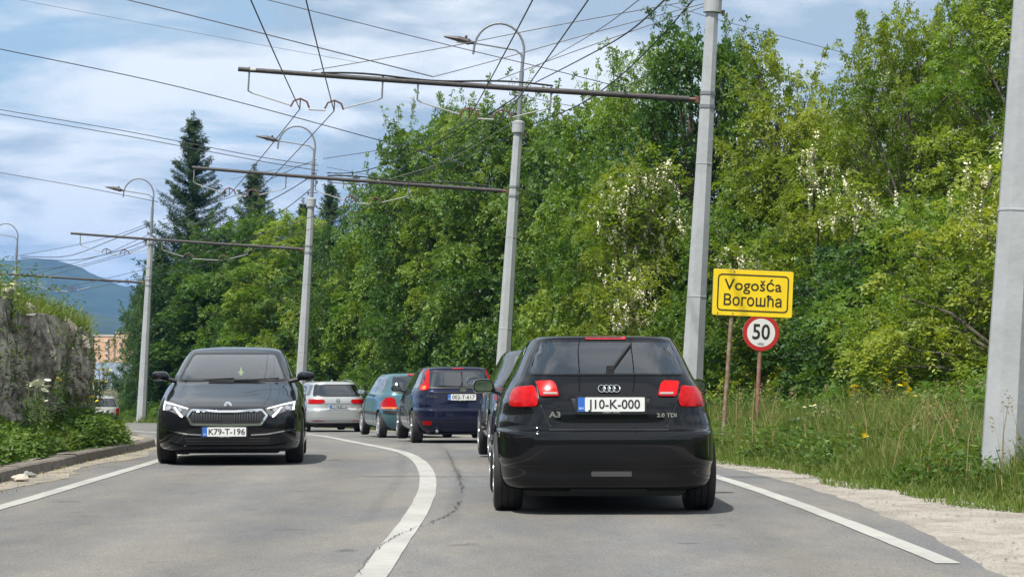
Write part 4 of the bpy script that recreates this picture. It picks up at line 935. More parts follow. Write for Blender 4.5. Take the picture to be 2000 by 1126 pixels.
# ------------------------------------------------------------------ poles
M_pole = mat('pole_concrete', (.37,.385,.40), .7, noise=(1.6, (.31,.325,.335), .42, .62, 14.0), bump=(14,.3,.012))
M_tube = mat('galvanised', (.20,.215,.23), .55, .2)
M_arm = mat('arm_steel', (.042,.039,.039), .6, .2, noise=(14, (.085,.065,.055), .5, .7))
M_ins = mat('insulator', (.13,.055,.04), .5)
M_white = mat('white_rod', (.36,.36,.35), .6)
M_wire = mat('wire', (.035,.036,.04), .5, .3)
M_lamp = mat('lamp_casing', (.055,.045,.045), .5)
M_cableblk = mat('cable_black', (.012,.012,.014), .6)
SP = 1/ math.cos(math.pi/8)
def Pw(px, py, D): return Vector(((px-1000)/FPX*D, D, EYE+(HZ-py)/FPX*D))
POLES = [  # x, y, ground z, lean deg, arm height, arm length, hanger offsets, label
    (4.56, 20.5, 0.0, 3.3, 6.25, 8.6, (7.3,6.7,4.2,3.6), 'thick grey concrete pole cut by the right edge of the photo'),
    (3.20, 39.8, -.18, 3.1, None, 8.5, (7.35,6.73,4.29,3.68), 'grey concrete trolley pole between the nearest black hatchback and the yellow sign'),
    (-.33, 57.6, -.45, 3.6, None, 8.45, (7.44,6.83,4.25,3.62), 'grey concrete lamp pole rising behind the left of the nearest black hatchback'),
    (-7.55, 78.0, -.9, 3.2, None, 8.45, (7.15,6.5,4.25,3.0), 'grey concrete trolley and lamp pole rising above the silver estate car'),
    (-16.1, 95.6, -1.25, 3.0, None, 8.4, (7.1,6.5,4.2,3.3), 'grey concrete trolley and lamp pole left of the black liftback by the pale far car'),
    (-26.8, 117, -1.8, 3.0, None, 8.4, (7.1,6.5,4.2,3.3), 'trolley and lamp pole showing only its top above the grassy bank at far left')]
arm_px = {1:(1372,195), 2:(1003,374), 3:(605,487), 4:(290,552), 5:(20,583)}
HANG = []; POLEM = []
for i, (x, y, z, lean, ah, al, hs, lab) in enumerate(POLES):
    M = Matrix.Translation((x, y, z)) @ Matrix.Rotation(R(lean), 4, 'Y'); POLEM.append(M)
    if ah is None: ah = (M.inverted() @ Pw(*arm_px[i], y)).z
    t = empty('trolley_pole', (x, y, z), rot=(0, R(lean), 0)); tag(t, lab, 'pole', 'poles carrying the trolley wires along the outside of the bend')
    H = 8.0; rr = lambda h: .205-.0125*h
    mb = MB(); prof = [(rr(-.5)*SP, -.5)] + [(rr(h)*SP, h) for h in (0, 2, 2.02, 4, 6, H)] + [(rr(H)*.8, H+.01)]
    mb.lathe(prof, 8, 'z', Matrix.Rotation(R(22.5-8), 4, 'Z')); sh = mb.build('shaft', M_pole, t)
    # casting joints and steel bands
    for h in (2.6, 5.0) : MB().lathe([(rr(h)*SP+.0,h),(rr(h)*SP+.006,h+.003),(rr(h)*SP+.006,h+.018),(rr(h)*SP,h+.021)], 8, 'z', Matrix.Rotation(R(14.5), 4, 'Z')).build('joint', M_conc if 0 else M_pole, t)
    for h in (ah-.12, ah+.12): MB().lathe([(rr(h)*SP+.0,h-.03),(rr(h)*SP+.014,h-.03),(rr(h)*SP+.014,h+.03),(rr(h)*SP,h+.03)], 8, 'z', Matrix.Rotation(R(14.5), 4, 'Z')).build('band', M_tube, t)
    MB().lathe([(.36,-.4),(.34,.0),(.33,.05),(.22,.07)], 8, 'z', Matrix.Rotation(R(14.5), 4, 'Z')).build('footing', M_conc, t)
    if 0: MB().prism([(-.07,1.95),(.02,1.95),(.02,2.0),(-.07,2.0)], -.245, -.235).build('number_plaque', mat('plaque_grey', (.22,.22,.22), .6), t)
    # cap, tube, gooseneck lamp
    MB().lathe([(.15,H-.25),(.165,H-.25),(.165,H-.02),(.17,H-.02),(.17,H+.03),(.08,H+.06)], 20, 'z').build('cap', M_pole, t)
    MB().tube([(0,0,H),(0,0,9.35)], .062, 12).build('mast_tube', M_tube, t)
    arc = [(0,0,9.35),(0.01,0,9.8)] + [(-.63+.66*math.cos(a), 0, 9.85+.72*math.sin(a)) for a in np.linspace(0, math.pi, 15)] + [(-1.30,0,9.72)]
    MB().tube(arc, [.045]*2+[.032]*15+[.030], 8).build('gooseneck', M_tube, t)
    MB().tube([(0.02,0,9.60),(-.05,0,9.80),(-.20,0,9.90),(-1.35,0,10.02)], .024, 8).build('lamp_arm', M_tube, t)
    lm = empty('luminaire', (-1.30, 0, 10.02), rot=(0, R(4), 0)); lm.parent = t
    MB().tube([(0,0,0),(-.08,0,.0),(-.14,0,.01),(-.42,0,.05),(-.80,0,.06)], [.045,.05,.085,.075,.02], 8).build('lamp_casing', M_lamp, lm)
    MB().lathe([(.035,0),(.035,.07),(.02,.10)], 10, 'z', Matrix.Translation((-.22,0,.07))).build('light_sensor', M_lamp, lm)
    MB().box(-.45,-.15,-.05,.05,-.05,-.035).build('lamp_glass', mat('lamp_glass', (.3,.3,.28), .2), lm)
    MB().tube([(-.28,0,8.72),(.12,0,8.72)], .012, 6).tube([(-.28,0,8.72),(-.28,0,8.80)], .012, 6).tube([(-.2,0,8.25),(.2,0,8.25)], .014, 6).build('crossbar', M_arm, t)
    for hh, dx in ((8.55,.12),(8.62,.16),(8.2,-.13),(7.75,.2)):
        MB().lathe([(.012,-.05),(.035,-.045),(.02,-.02),(.035,0),(.02,.02),(.035,.045),(.012,.05)], 10, 'z', Matrix.Translation((dx,0,hh))).build('insulator', M_lamp, t)
    # bracket arm
    a0 = -rr(ah)-.03
    ar = empty('bracket_arm', (0, 0, ah)); ar.parent = t
    MB().tube([(a0-.18,0,0),(-3.2,0,.02),(-5.8,0,.05),(-al,0,.10)], [.055,.05,.046,.042], 12).build('arm_tube', M_arm, ar)
    MB().tube([(a0,0,0),(a0-.22,0,0)], .035, 8).box(a0-.06,a0,-.05,.05,-.06,.06).build('arm_socket', M_ins, ar)
    if i == 1: MB().tube([(-al+.22,0,.098),(-al+.32,0,.097)], .0435, 12).build('arm_sleeve', M_white, ar)
    if i in (1, 2): MB().tube([(-4.2-3.1*(i == 1)+ (0 if i == 1 else 2.2)+q*.0, 0, 0.06+.055*math.sin(k_*.9)**2*(k_ % 9 > 0)) if False else (-7.0+q if i == 1 else -4.9+q, -.02, .11+.03*math.sin(q*2.3)) for k_, q in enumerate(np.linspace(0, 4.2, 22))], .018, 6).build('feeder_cable', M_cableblk, ar)
    for pair in (hs[:2], hs[2:]):
        A, B = -pair[0], -pair[1]; L0, R0 = A-.95, B+.85
        zt = lambda q: .10*(-q)/al
        for q in (L0, R0): 
            if q > -al: MB().tube([(q,0,zt(q)+.05),(q,0,-.28)], .018, 6).tube([(q,0,-.28),(q+(.08 if q < A else -.08),0,-.32)], .014, 6).build('drop_rod', M_tube, ar)
        MB().tube([(L0+.08,0,-.32),(A-.18,0,-.50)], .012, 6).build('span_rod', M_white, ar)
        MB().tube([(B+.18,0,-.50),(R0-.08,0,-.32)], .012, 6).build('span_rod', M_white, ar)
        MB().tube([(A+.16,0,-.56),(B-.16,0,-.56)], .014, 6).build('span_rod', M_white, ar)
        for q in (A, B):
            MB().tube([(q-.17,0,-.53),(q-.12,0,-.42),(q,0,-.37),(q+.12,0,-.42),(q+.17,0,-.53)], .018, 6).build('hanger', M_ins, ar)
            MB().tube([(q,0,-.38),(q,0,-.55)], .012, 6).build('wire_clip', M_arm, ar)
    HANG.append([M @ Vector((-q, 0, ah-.56)) for q in hs]); 
# hanger positions nearer the camera follow the photographed wires
HANG[0] = [Vector((-2.72,20.5,EYE+4.09)), Vector((-2.08,20.5,EYE+4.09)), Vector((.54,20.5,EYE+4.09)), Vector((1.17,20.5,EYE+4.09))]
P0arm = POLEM[0]
def wire(name, label, pts, rad, m=None, sag=0, seg=10, cat='wire', group=None):
    L_ = []
    for a, b in zip(pts[:-1], pts[1:]):
        for k in range(seg):
            t = k/seg; p = a.lerp(b, t); p.z -= sag*4*t*(1-t); L_.append(p)
    L_.append(pts[-1]); o = MB().tube(L_, rad, 5).build(name, m or M_wire); tag(o, label, cat, group); return o
names_ = ['leftmost trolley wire of the two over the oncoming lane', 'second trolley wire of the two over the oncoming lane', 'third trolley wire from the left, over the queue of cars', 'rightmost trolley wire over the queue of cars']
for k in range(4):
    p = [h[k] for h in HANG]; near = Vector((p[0].x+(p[0].x-p[1].x)*.2*(1 if k > 1 else .3), 14, p[0].z))
    wire('trolley_wire', names_[k], [near]+p, .0095, sag=.03)
def seq(pp, D): 
    D = D if hasattr(D, '__len__') else [D]*len(pp); return [Pw(a, b, d) for (a, b), d in zip(pp, D)]
MW = [
 ('thin cable falling from the upper left corner past the first spruce towards the trees', [(-40,87),(0,96),(350,170),(745,275),(900,318)], 47, .012, 0),
 ('cable falling from the top edge to the middle of the nearest bracket arm', [(200,-12),(250,0),(440,47),(846,150)], [39.8]*4, .012, 0),
 ('cable crossing from the top edge past the curved lamp to the right-hand trees', [(480,-10),(523,0),(875,88),(1080,137),(1226,174)], 52, .012, 0),
 ('faint thin wire high in the left of the sky', [(-20,-18),(40,0),(440,75),(700,122)], 70, .007, 0),
 ('upper of the two parallel cables running from the left edge to the second lamp pole', [(-30,208),(0,214),(250,257),(500,305),(622,323)], 77.8, .016, 0),
 ('lower of the two parallel cables running from the left edge to the second lamp pole', [(-30,217),(0,223),(250,266),(500,313),(622,333)], 77.8, .016, 0),
 ('lone cable running from the left edge to the lamp pole near the big spruce', [(-30,331),(0,337),(155,364),(309,394)], 95.5, .018, 0),
 ('upper stay wire from the nearest bracket arm to the pole by the sign', [(608,138),(846,97),(1080,51),(1370,-2)], [39.8]*4, .010, 0),
 ('middle stay wire from the nearest bracket arm to the pole by the sign', [(846,150),(960,120),(1170,61),(1375,7)], [39.8]*4, .010, 0),
 ('lower stay wire from the nearest bracket arm to the pole by the sign', [(968,158),(1090,112),(1220,66),(1378,12)], [39.8]*4, .010, 0),
 ('thin straight wire from the middle lamp pole to the top edge', [(1037,136),(1162,63),(1248,0),(1300,-38)], [57.6,42,33,29], .009, 0),
 ('upper thick twisted cable from the middle lamp pole to the top edge', [(1046,161),(1130,118),(1221,67),(1298,0),(1350,-60)], [57.6,46,37,30,26], .016, 0),
 ('lower thick twisted cable from the middle lamp pole to the pole by the sign', [(1043,242),(1120,210),(1173,178),(1226,136),(1293,69),(1354,0),(1375,-25)], [57.6,52,49,46,43,40.5,39.8], .017, 0),
 ('faint wire right of the concrete pole above the right-hand trees', [(1300,8),(1400,38),(1530,72),(1665,108),(1800,146)], 60, .009, 0),
 ('wire from the middle lamp pole down to the right in front of the trees', [(1035,190),(1100,204),(1240,228)], 57, .010, 0),
 ('upper cable from the second lamp pole to the middle lamp pole', [(631,310),(775,286),(900,245),(1023,190)], [78,70,64,57.6], .013, 0),
 ('thick sagging cable from the second lamp pole to the middle lamp pole', [(638,338),(718,332),(870,272),(992,200),(1028,170)], [78,74,66,60,57.6], .020, 0),
 ('lower sagging cable from the second lamp pole to the middle lamp pole', [(640,356),(730,358),(870,322),(1011,258)], [78,74,66,57.6], .018, 0),
 ('upper thin wire right of the second lamp pole running into the trees', [(638,326),(771,352),(900,378)], 77, .011, 0),
 ('lower thin wire right of the second lamp pole running into the trees', [(640,336),(740,358),(900,395)], 77, .011, 0),
 ('cable rising over the big spruce to the top of the second lamp pole', [(318,428),(450,385),(560,335),(618,312)], [95.6,88,82,78], .015, 0),
 ('thick cable rising in front of the spruces to the second lamp pole', [(322,436),(440,430),(540,385),(618,338)], [95.6,88,82,78], .020, 0),
 ('lower thick cable rising in front of the spruces to the second lamp pole', [(316,474),(430,462),(540,418),(615,362)], [95.6,88,82,78], .018, 0),
 ('stay wire from the second bracket arm to the second lamp pole', [(450,350),(545,330),(620,318)], [78,78,78], .010, 0),
 ('stay wire from the second bracket arm up to the middle lamp pole', [(760,350),(880,310),(1012,232)], [57.6]*3, .010, 0),
 ('thin wire from the far lamp pole to the pole at far left', [(30,500),(150,478),(230,458),(300,432)], [117,108,101,95.6], .014, 0),
 ('upper thick cable from the far lamp pole to the pole at far left', [(40,500),(130,500),(220,468),(300,437)], [117,110,101,95.6], .020, 0),
 ('middle thick cable from the far lamp pole to the pole at far left', [(40,503),(140,508),(230,490),(303,462)], [117,110,101,95.6], .020, 0),
 ('lowest cable from the far lamp pole to the pole at far left', [(45,525),(140,520),(230,497),(303,470)], [117,110,101,95.6], .014, 0),
]
def crp(P, n=8):
    """smooth curve through points"""
    out = []
    for i in range(len(P)-1):
        a, b, c, d = P[max(0,i-1)], P[i], P[i+1], P[min(len(P)-1,i+2)]
        for k in range(n):
            t = k/n; out.append(.5*((2*b)+(c-a)*t+(2*a-5*b+4*c-d)*t*t+(3*b-a-3*c+d)*t**3))
    out.append(P[-1]); return out
for lab, pp, D, rad, sg in MW:
    o = MB().tube(crp(seq(pp, D)), rad*.86, 5).build('cable', M_cableblk if 'thick' in lab else M_wire); tag(o, lab, 'cable')

# ------------------------------------------------------------------ signs
M_yel = mat('sign_yellow', (.83,.60,.012), .35, noise=(4, (.78,.53,.01), .4, .7))
M_rust = mat('rusty_post', (.20,.12,.075), .8, .2, noise=(9, (.30,.24,.19), .45, .6))
M_sblk = mat('sign_black', (.018,.016,.012), .5)
D_Y = 31.6
ys_ = empty('town_sign', (3.02, D_Y, Gf(3.02, D_Y)), rot=(0, R(4.0), R(3)))
tag(ys_, 'yellow rectangular town sign reading Vogošća in Latin and Cyrillic on a thin rusty post', 'road sign')
MB().tube([(0,.03,-.3),(0,.03,2.62)], .03, 12).build('post', M_rust, ys_)
pt = empty('sign_panel', (.28, 0, 2.29), rot=(0, R(-1.6), 0)); pt.parent = ys_
MB().prism(rnd([(-.575,-.33),(.575,-.33),(.575,.33),(-.575,.33)], .03), -.012, .012).build('panel', M_yel, pt)
MB().prism(rnd([(-.58,-.335),(.58,-.335),(.58,.335),(-.58,.335)], .03), .0125, .022).build('panel_back', M_tube, pt)
def ring2(name, P, wd, y, m, par):
    I = inset(P, wd); n = len(P); mb = MB(); v = [(a, y, b) for a, b in P]+[(a, y, b) for a, b in I]+[(a, y+.003, b) for a, b in P]+[(a, y+.003, b) for a, b in I]
    f = []
    for i in range(n):
        j = (i+1) % n; f += [(i,j,n+j,n+i),(2*n+i,2*n+j,j,i),(n+i,n+j,3*n+j,3*n+i)]
    return mb.add(v, f).build(name, m, par)
ring2('border', rnd([(-.515,-.265),(.515,-.265),(.515,.265),(-.515,.265)], .07), .018, -.0155, M_sblk, pt)
RX = Matrix.Rotation(R(90), 4, 'X')
text_mesh('lettering', 'Vogošća', .225, M_sblk, pt, Matrix.Translation((.0,-.0145,.105)) @ RX, .0012, sx=1.05, bold=.0015)
text_mesh('lettering', 'Вогошћа', .225, M_sblk, pt, Matrix.Translation((0,-.0145,-.115)) @ RX, .0012, sx=.91, bold=.002)
for bx, bz in ((-.28,.30),(-.28,-.30),(-.5,-.3)):
    MB().lathe([(.011,-.017),(.011,-.012)], 8, 'y', Matrix.Translation((bx,0,bz))).build('bolt', M_rust, pt)
for bz in (.18,-.18): MB().box(-.36,-.20,.02,.07,bz-.02,bz+.02).build('bracket', M_tube, pt)
D_S = 35.0
ss_ = empty('speed_sign', (3.88, D_S, Gf(3.88, D_S)), rot=(0, R(2.6), R(2)))
tag(ss_, 'round speed limit sign reading 50 with red rim on a rusty post', 'road sign')
MB().tube([(0,.03,-.3),(0.0,.03,1.95)], .034, 12).build('post', mat('rusty_post_red', (.22,.10,.065), .85, .1, noise=(7, (.30,.20,.15), .45, .62)), ss_)
dk_ = empty('sign_disc', (.0, 0, 1.70)); dk_.parent = ss_
hS = (EYE+(HZ-649)/FPX*D_S) - Gf(3.88, D_S); dk_.location.z = hS
circ = lambda r, n=48: [(r*math.cos(a), r*math.sin(a)) for a in np.linspace(0, 2*math.pi, n+1)[:-1]]
MB().prism(circ(.292), -.004, .012).build('disc_back', M_tube, dk_)
MB().prism(circ(.225), -.009, -.0045).build('disc_face', mat('sign_white', (.66,.66,.64), .45), dk_)
ring2('red_rim', circ(.290), .066, -.0095, mat('sign_red', (.42,.018,.015), .45), dk_)
text_mesh('numerals', '50', .34, M_sblk, dk_, Matrix.Translation((0,-.0105,.0)) @ RX, .001, sx=.86, bold=.006)
MB().prism([(-.05,-.19),(.05,-.205),(.055,-.165),(.0,-.155),(-.055,-.17)], -.0112, -.0095).build('sticker', mat('sticker_grey', (.3,.3,.3), .6), dk_)

# ------------------------------------------------------------------ far background: hills, buildings
M_hill = mat('wooded_hill', (.014,.032,.018), .95, noise=(.012, (.03,.055,.026), .42, .6, 12.0), bump=(.03,.8,12))
def hill(name, D, prof, back, m=M_hill, rough=5, base=-60):
    xs = np.linspace(prof[0][0], prof[-1][0], 260); top = itp(prof)(xs); D_ = D
    X = (xs-1000)/FPX*D_; Zt = EYE+(HZ-top)/FPX*D_
    rows_ = 14; V = []
    for k in range(rows_+1):
        t = k/rows_; s = math.sin(t*math.pi/2)
        V.append(np.stack([X + (fbm(xs*.02+k*1.3, xs*0+k*.7)-.5)*rough*3, np.full_like(X, D_-back*(1-t)) , base+(Zt-base)*s + (fbm(xs*.12, xs*0+k*1.9)-.5)*rough*(.3+t)], -1))
    V.append(np.stack([X, np.full_like(X, D_+back*.8), np.full_like(X, base)], -1))
    V = np.array(V); i = np.arange(V.shape[0]*V.shape[1]).reshape(V.shape[:2]); F = np.stack([i[:-1,:-1], i[:-1,1:], i[1:,1:], i[1:,:-1]], -1).reshape(-1, 4)
    o = link_mesh(name, np_mesh(name, V.reshape(-1, 3), F), m, None, True); o['kind'] = 'structure'; return o
hill('hill', 3600, [(-900,640),(-400,560),(-60,540),(60,508),(115,510),(160,522),(210,545),(260,562),(330,590),(450,625),(800,660),(1500,690),(2600,640)], 900, rough=9)
hill('hill', -90, [(-30000,600)]*1, 1) if False else None
hill('hill', 2100, [(-900,690),(-200,660),(60,636),(130,622),(175,612),(215,618),(260,626),(340,640),(700,690),(2600,720)], 500, rough=3)
hill('hill', 1500, [(-900,700),(0,664),(120,652),(160,645),(200,650),(260,655),(400,690),(2600,735)], 250, rough=4, m=mat('wooded_hill_near', (.035,.055,.02), .95, noise=(.02, (.06,.09,.03), .42, .6, 12.0), bump=(.05,.8,8)))

M_or = mat('apartment_orange', (.66,.40,.21), .85); M_cr = mat('apartment_cream', (.62,.55,.42), .85); M_win = mat('far_window', (.16,.12,.10), .4)
def block(label, px0, px1, pytop, D, nfl, ncol, m, dep=14, zb=-24):
    x0, x1 = (px0-1000)/FPX*D, (px1-1000)/FPX*D; zt = EYE+(HZ-pytop)/FPX*D
    t = empty('apartment_block', ((x0+x1)/2, D, zb)); tag(t, label, 'building'); W2 = (x1-x0)/2; H = zt-zb
    MB().box(-W2,W2,0,dep,0,H).build('wall', m, t)
    MB().box(-W2-.3,W2+.3,-.3,dep+.3,H+.002,H+.6).build('roof_slab', M_cr, t)
    fh = 2.9
    for f in range(nfl):
        z = H-1.0-fh*f-1.5
        for c in range(ncol):
            x = -W2+(c+.5)*2*W2/ncol
            w_ = empty('window', (x, 0, z)); w_.parent = t
            MB().box(-.6,.6,-.10,-.02,-.05,1.2).build('frame', M_cr, w_); MB().box(-.5,.5,-.13,-.1005,.05,1.1).build('pane', M_win, w_)
    for f in range(nfl): MB().box(W2*.1,W2*.45,-.9,-.003,H-1.0-fh*f-1.75,H-1.0-fh*f-.9).build('balcony', M_cr, t)
    return t
block('orange apartment block seen past the end of the rock wall', 184, 222, 656, 1050, 6, 2, M_or)
block('taller orange apartment block partly behind the drooping dark tree', 226, 262, 650, 1020, 6, 2, mat('apartment_peach', (.70,.44,.24), .85))
block('low cream block at the left end of the far apartments', 172, 183, 662, 1080, 4, 1, M_cr)
# hall with a pale blue-grey roof
D_H = 330; hb = empty('hall', ((226-1000)/FPX*D_H, D_H, -12)); tag(hb, 'low hall with pale blue-grey roof below the orange apartments', 'building')
sx_ = FPX/D_H; zz = lambda py: EYE+(HZ-py)/FPX*D_H+12
MB().box(-3.4,3.4,0,9,0,zz(742)).build('wall', mat('hall_wall', (.42,.45,.48), .7), hb)
MB().add([(-3.8,-.3,zz(742)+.02),(3.8,-.3,zz(742)+.02),(3.8,4,zz(707)),(-3.8,4,zz(707)),(-3.8,-.3,zz(742)-.25),(3.8,-.3,zz(742)-.25),(3.8,9,zz(742)),(-3.8,9,zz(742))], [(0,1,2,3),(4,5,1,0),(3,2,6,7)]).build('roof', mat('hall_roof', (.17,.20,.25), .95, spec=.1), hb)
for k in range(5): MB().box(-3.0+k*1.3,-2.0+k*1.3,-.06,-.003,zz(790),zz(752)).build('window', mat('hall_glass', (.16,.19,.22), .2), hb)
for k in range(6): MB().box(-3.3+k*1.3,-3.2+k*1.3,-.25,-.07,zz(800),zz(748)).build('column', M_wht, hb)

# ------------------------------------------------------------------ litter in the gutter
def litter(label, px, py, col, s, cat='litter'):
    x, y = fpt(px, py); bm = bmesh.new(); bmesh.ops.create_icosphere(bm, subdivisions=2, radius=s)
    for v in bm.verts: v.co = Vector((v.co.x*random.uniform(.6,1.3), v.co.y*random.uniform(.8,1.4), max(-.2*s, v.co.z*random.uniform(.2,.75))))
    me = bpy.data.meshes.new('litter'); bm.to_mesh(me); bm.free()
    o = link_mesh('litter', me, mat('litter_'+label.split()[1], col, .6)); o.location = (x, y, float(g(y))+.03); tag(o, label, cat); return o
litter('crumpled white paper in the gutter midway along the kerb', 170, 899, (.68,.69,.7), .06)
litter('flattened grey scrap beside the white paper in the gutter', 155, 900, (.12,.11,.10), .08)
litter('crushed dark scrap in the gutter near the left edge', 52, 932, (.22,.22,.21), .10)
litter('torn pale wrapper in the gutter at the left edge', 38, 940, (.40,.36,.30), .09)
litter('small white cup lying on the sidewalk at the left edge under the weeds', 6, 883, (.6,.66,.7), .055)

# unseen ridges added behind and beside the camera to darken reflections in car paint
def reflection_ridge(p0, p1, H, dep, seed):
    n = 90; V = []
    a, b = Vector(p0), Vector(p1); d = (b-a).normalized(); nn = Vector((-d.y, d.x, 0))
    for k in range(6):
        t = k/5; row = []
        for i in range(n):
            q = a.lerp(b, i/(n-1))+nn*dep*t; hh = H*math.sin(t*math.pi/2)*(.75+.5*float(fbm(np.array(i*.13+seed), np.array(k*.2), 3))); row.append((q.x, q.y, -.3+hh))
        V.append(row)
    V.append([((a.lerp(b, i/(n-1))+nn*dep*2.2).x, (a.lerp(b, i/(n-1))+nn*dep*2.2).y, -1) for i in range(n)])
    V = np.array(V); i = np.arange(V.shape[0]*n).reshape(V.shape[0], n); F = np.stack([i[:-1,:-1], i[:-1,1:], i[1:,1:], i[1:,:-1]], -1).reshape(-1, 4)
    o = link_mesh('hill', np_mesh('hill', V.reshape(-1, 3), F), mat('reflection_scrub', (.03,.05,.018), .95, noise=(.5, (.06,.085,.03), .42, .6, 10.0), bump=(1.2,1,1.0)), None, True); o['kind'] = 'structure'
reflection_ridge((140,-45,0), (-140,-45,0), 13, 30, 1.0)
reflection_ridge((-38,60,0), (-38,-60,0), 9, -20, 5.0)
# ------------------------------------------------------------------ foliage generators (numpy)
def nrm(a): return a/np.maximum(np.linalg.norm(a, axis=-1, keepdims=True), 1e-9)
def sprays(base, dirn, up, L, k=7, ll=.12, lw=.05, droop=.25, tint=None, r=rng, alt=True):
    """compound leaves: k leaflets in alternating pairs along a drooping rib"""
    M = len(base); t = np.linspace(.12, 1, k)[None, :, None]
    L = np.asarray(L).reshape(-1, 1, 1)*np.ones((M, 1, 1)); d = nrm(dirn)[:, None]; n = nrm(up)[:, None]
    s = nrm(np.cross(d, n)); n = nrm(np.cross(s, d))
    p = base[:, None] + d*L*t - np.array([0,0,1.])*droop*L*t**2 + r.normal(0, .012, (M, k, 3))
    sg = np.where(np.arange(k) % 2 == 0, 1., -1.)[None, :, None] if alt else r.normal(0, 1, (M, k, 1))
    ld = nrm(d*.55 + s*sg*.9 + r.normal(0, .28, (M, k, 3)) - np.array([0,0,.18])); nn = nrm(n + r.normal(0, .30, (M, k, 3)))
    ws_ = nrm(np.cross(ld, nn)); l_ = ll*r.uniform(.7, 1.25, (M, k, 1)); w_ = lw*r.uniform(.75, 1.2, (M, k, 1))
    A = p; B = p+ld*l_*.48+ws_*w_*.5; C = p+ld*l_; D = p+ld*l_*.48-ws_*w_*.5
    V = np.stack([A, B, C, D], 2).reshape(-1, 3); F = np.arange(len(V)).reshape(-1, 4)
    T = np.repeat((tint if tint is not None else r.random(M)), k*4)
    return V, F, T
def sph(n, r=rng):
    v = r.normal(0, 1, (n, 3)); return nrm(v)
def merge(parts):
    V, F, T = [], [], []; n = 0
    for v, f, t in parts: V.append(v); F.append(f+n); T.append(t); n += len(v)
    return np.concatenate(V), np.concatenate(F), np.concatenate(T)
def make_tree(name, H, W, low, style, seed, leaf, nlobe=34, dens=150, bloss=0):
    """returns (trunk mesh, crown mesh, blossom mesh or None)"""
    r = np.random.default_rng(seed); rr_ = random.Random(seed)
    lobes = []; ph = r.uniform(0, 6.28, 4)
    for k in range(nlobe):
        t = (k+.5)/nlobe; z = low + (H-low)*(t**.85)*.97
        u = (z-low)/(H-low); env = (W/2)*(math.sin(min(1, u*1.05+.28)*math.pi)**.62 if u > .25 else .78+.22*u/.25)
        env = W/2*np.interp(u, [0,.2,.45,.7,.88,1.0], [.80,.98,1.0,.80,.50,.16])*(1+.16*math.sin(3*k+ph[0]))
        a = k*2.39996+r.uniform(-.4,.4); q = env*r.uniform(.35,1.0)**.55
        rad = (.42+.50*r.random())*(W/5.5)*(1.0-.35*u)
        lobes.append((np.array([q*math.cos(a), q*math.sin(a), z]), rad*1.12))
    parts = []; tub = MB()
    trunk = [Vector((0,0,-.3))]; x = y = 0
    for k in range(1, 8): x += rr_.gauss(0, .10); y += rr_.gauss(0, .10); trunk.append(Vector((x, y, H*.84*k/7)))
    tub.tube(trunk, [.15*H/8*(1-.85*k/7)+.012 for k in range(8)], 8)
    bl = []
    for c, rad in lobes:
        j = int(np.clip(c[2]*.72/(H*.84)*7, 0, 6)); b0 = trunk[j]
        mid = b0.lerp(Vector(c), .55)+Vector((0,0,.22)); tub.tube([b0, mid, Vector(c)], [.045*H/8+.005, .028, .010], 5)
        n = int(dens*(rad/.7)**2*r.uniform(.75,1.2)); u = sph(n, r); u[:, 2] = u[:, 2]*.75+.38; u = nrm(u)
        q = rad*(1.08-.5*r.random((n, 1))**2.2); sq = np.array([1.1, 1.1, .62])
        base = c+u*q*sq; d = nrm(u*np.array([1,1,.45]) + r.normal(0, .35, (n, 3))); up = nrm(u*.35+np.array([0,0,.9])+r.normal(0,.3,(n,3)))
        lt = r.uniform(.05,.95); tint = np.clip(lt + r.normal(0,.13,n), 0, 1)
        if style == 'locust': parts.append(sprays(base, d, up, r.uniform(.20,.32,n), 9, leaf, leaf*.46, .35, tint, r))
        elif style == 'broad': parts.append(sprays(base, d, up, r.uniform(.12,.22,n), 6, leaf*1.25, leaf*.78, .2, tint, r))
        else: parts.append(sprays(base, d, up, r.uniform(.25,.42,n), 9, leaf*1.1, leaf*.36, .8, tint, r))
        for _ in range(2):       # twigs
            e = c+sph(1, r)[0]*rad*.9; tub.tube([Vector(c), Vector(e)], [.008,.004], 4)
        if bloss and r.random() < bloss:
            nb = int(r.integers(3, 9)); ub = sph(nb, r); ub[:,2] = np.abs(ub[:,2])*.6-.1; bl.append(c+nrm(ub)*rad*1.02*sq)
    # shoots sticking out of the outline
    for k in range(int(nlobe*.75)):
        c, rad = lobes[int(r.integers(nlobe//4, nlobe))]; u = sph(1, r)[0]; u[2] = abs(u[2])*1.0+.35; u = u/np.linalg.norm(u)
        p0 = c+u*rad*.6; Ls = r.uniform(.5, 1.35)*(H/8); n = int(10+Ls*9); t = np.linspace(.1, 1, n)[:, None]
        bend = r.normal(0, .22, 3); line_ = p0+u*Ls*t+bend*t**2*Ls*.5
        tub.tube([Vector(p0), Vector(line_[n//2]), Vector(line_[-1])], [.012,.008,.004], 4)
        d = nrm(sph(n, r)*.9+u*.5); up = nrm(np.array([0,0,1.])+r.normal(0,.4,(n,3)))
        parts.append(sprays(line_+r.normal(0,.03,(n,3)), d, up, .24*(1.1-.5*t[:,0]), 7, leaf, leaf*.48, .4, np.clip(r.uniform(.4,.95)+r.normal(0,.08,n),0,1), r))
    V, F, T = merge(parts); crown = np_mesh('crown', V, F, T); tm = tub.mesh('trunk'); bm_ = None
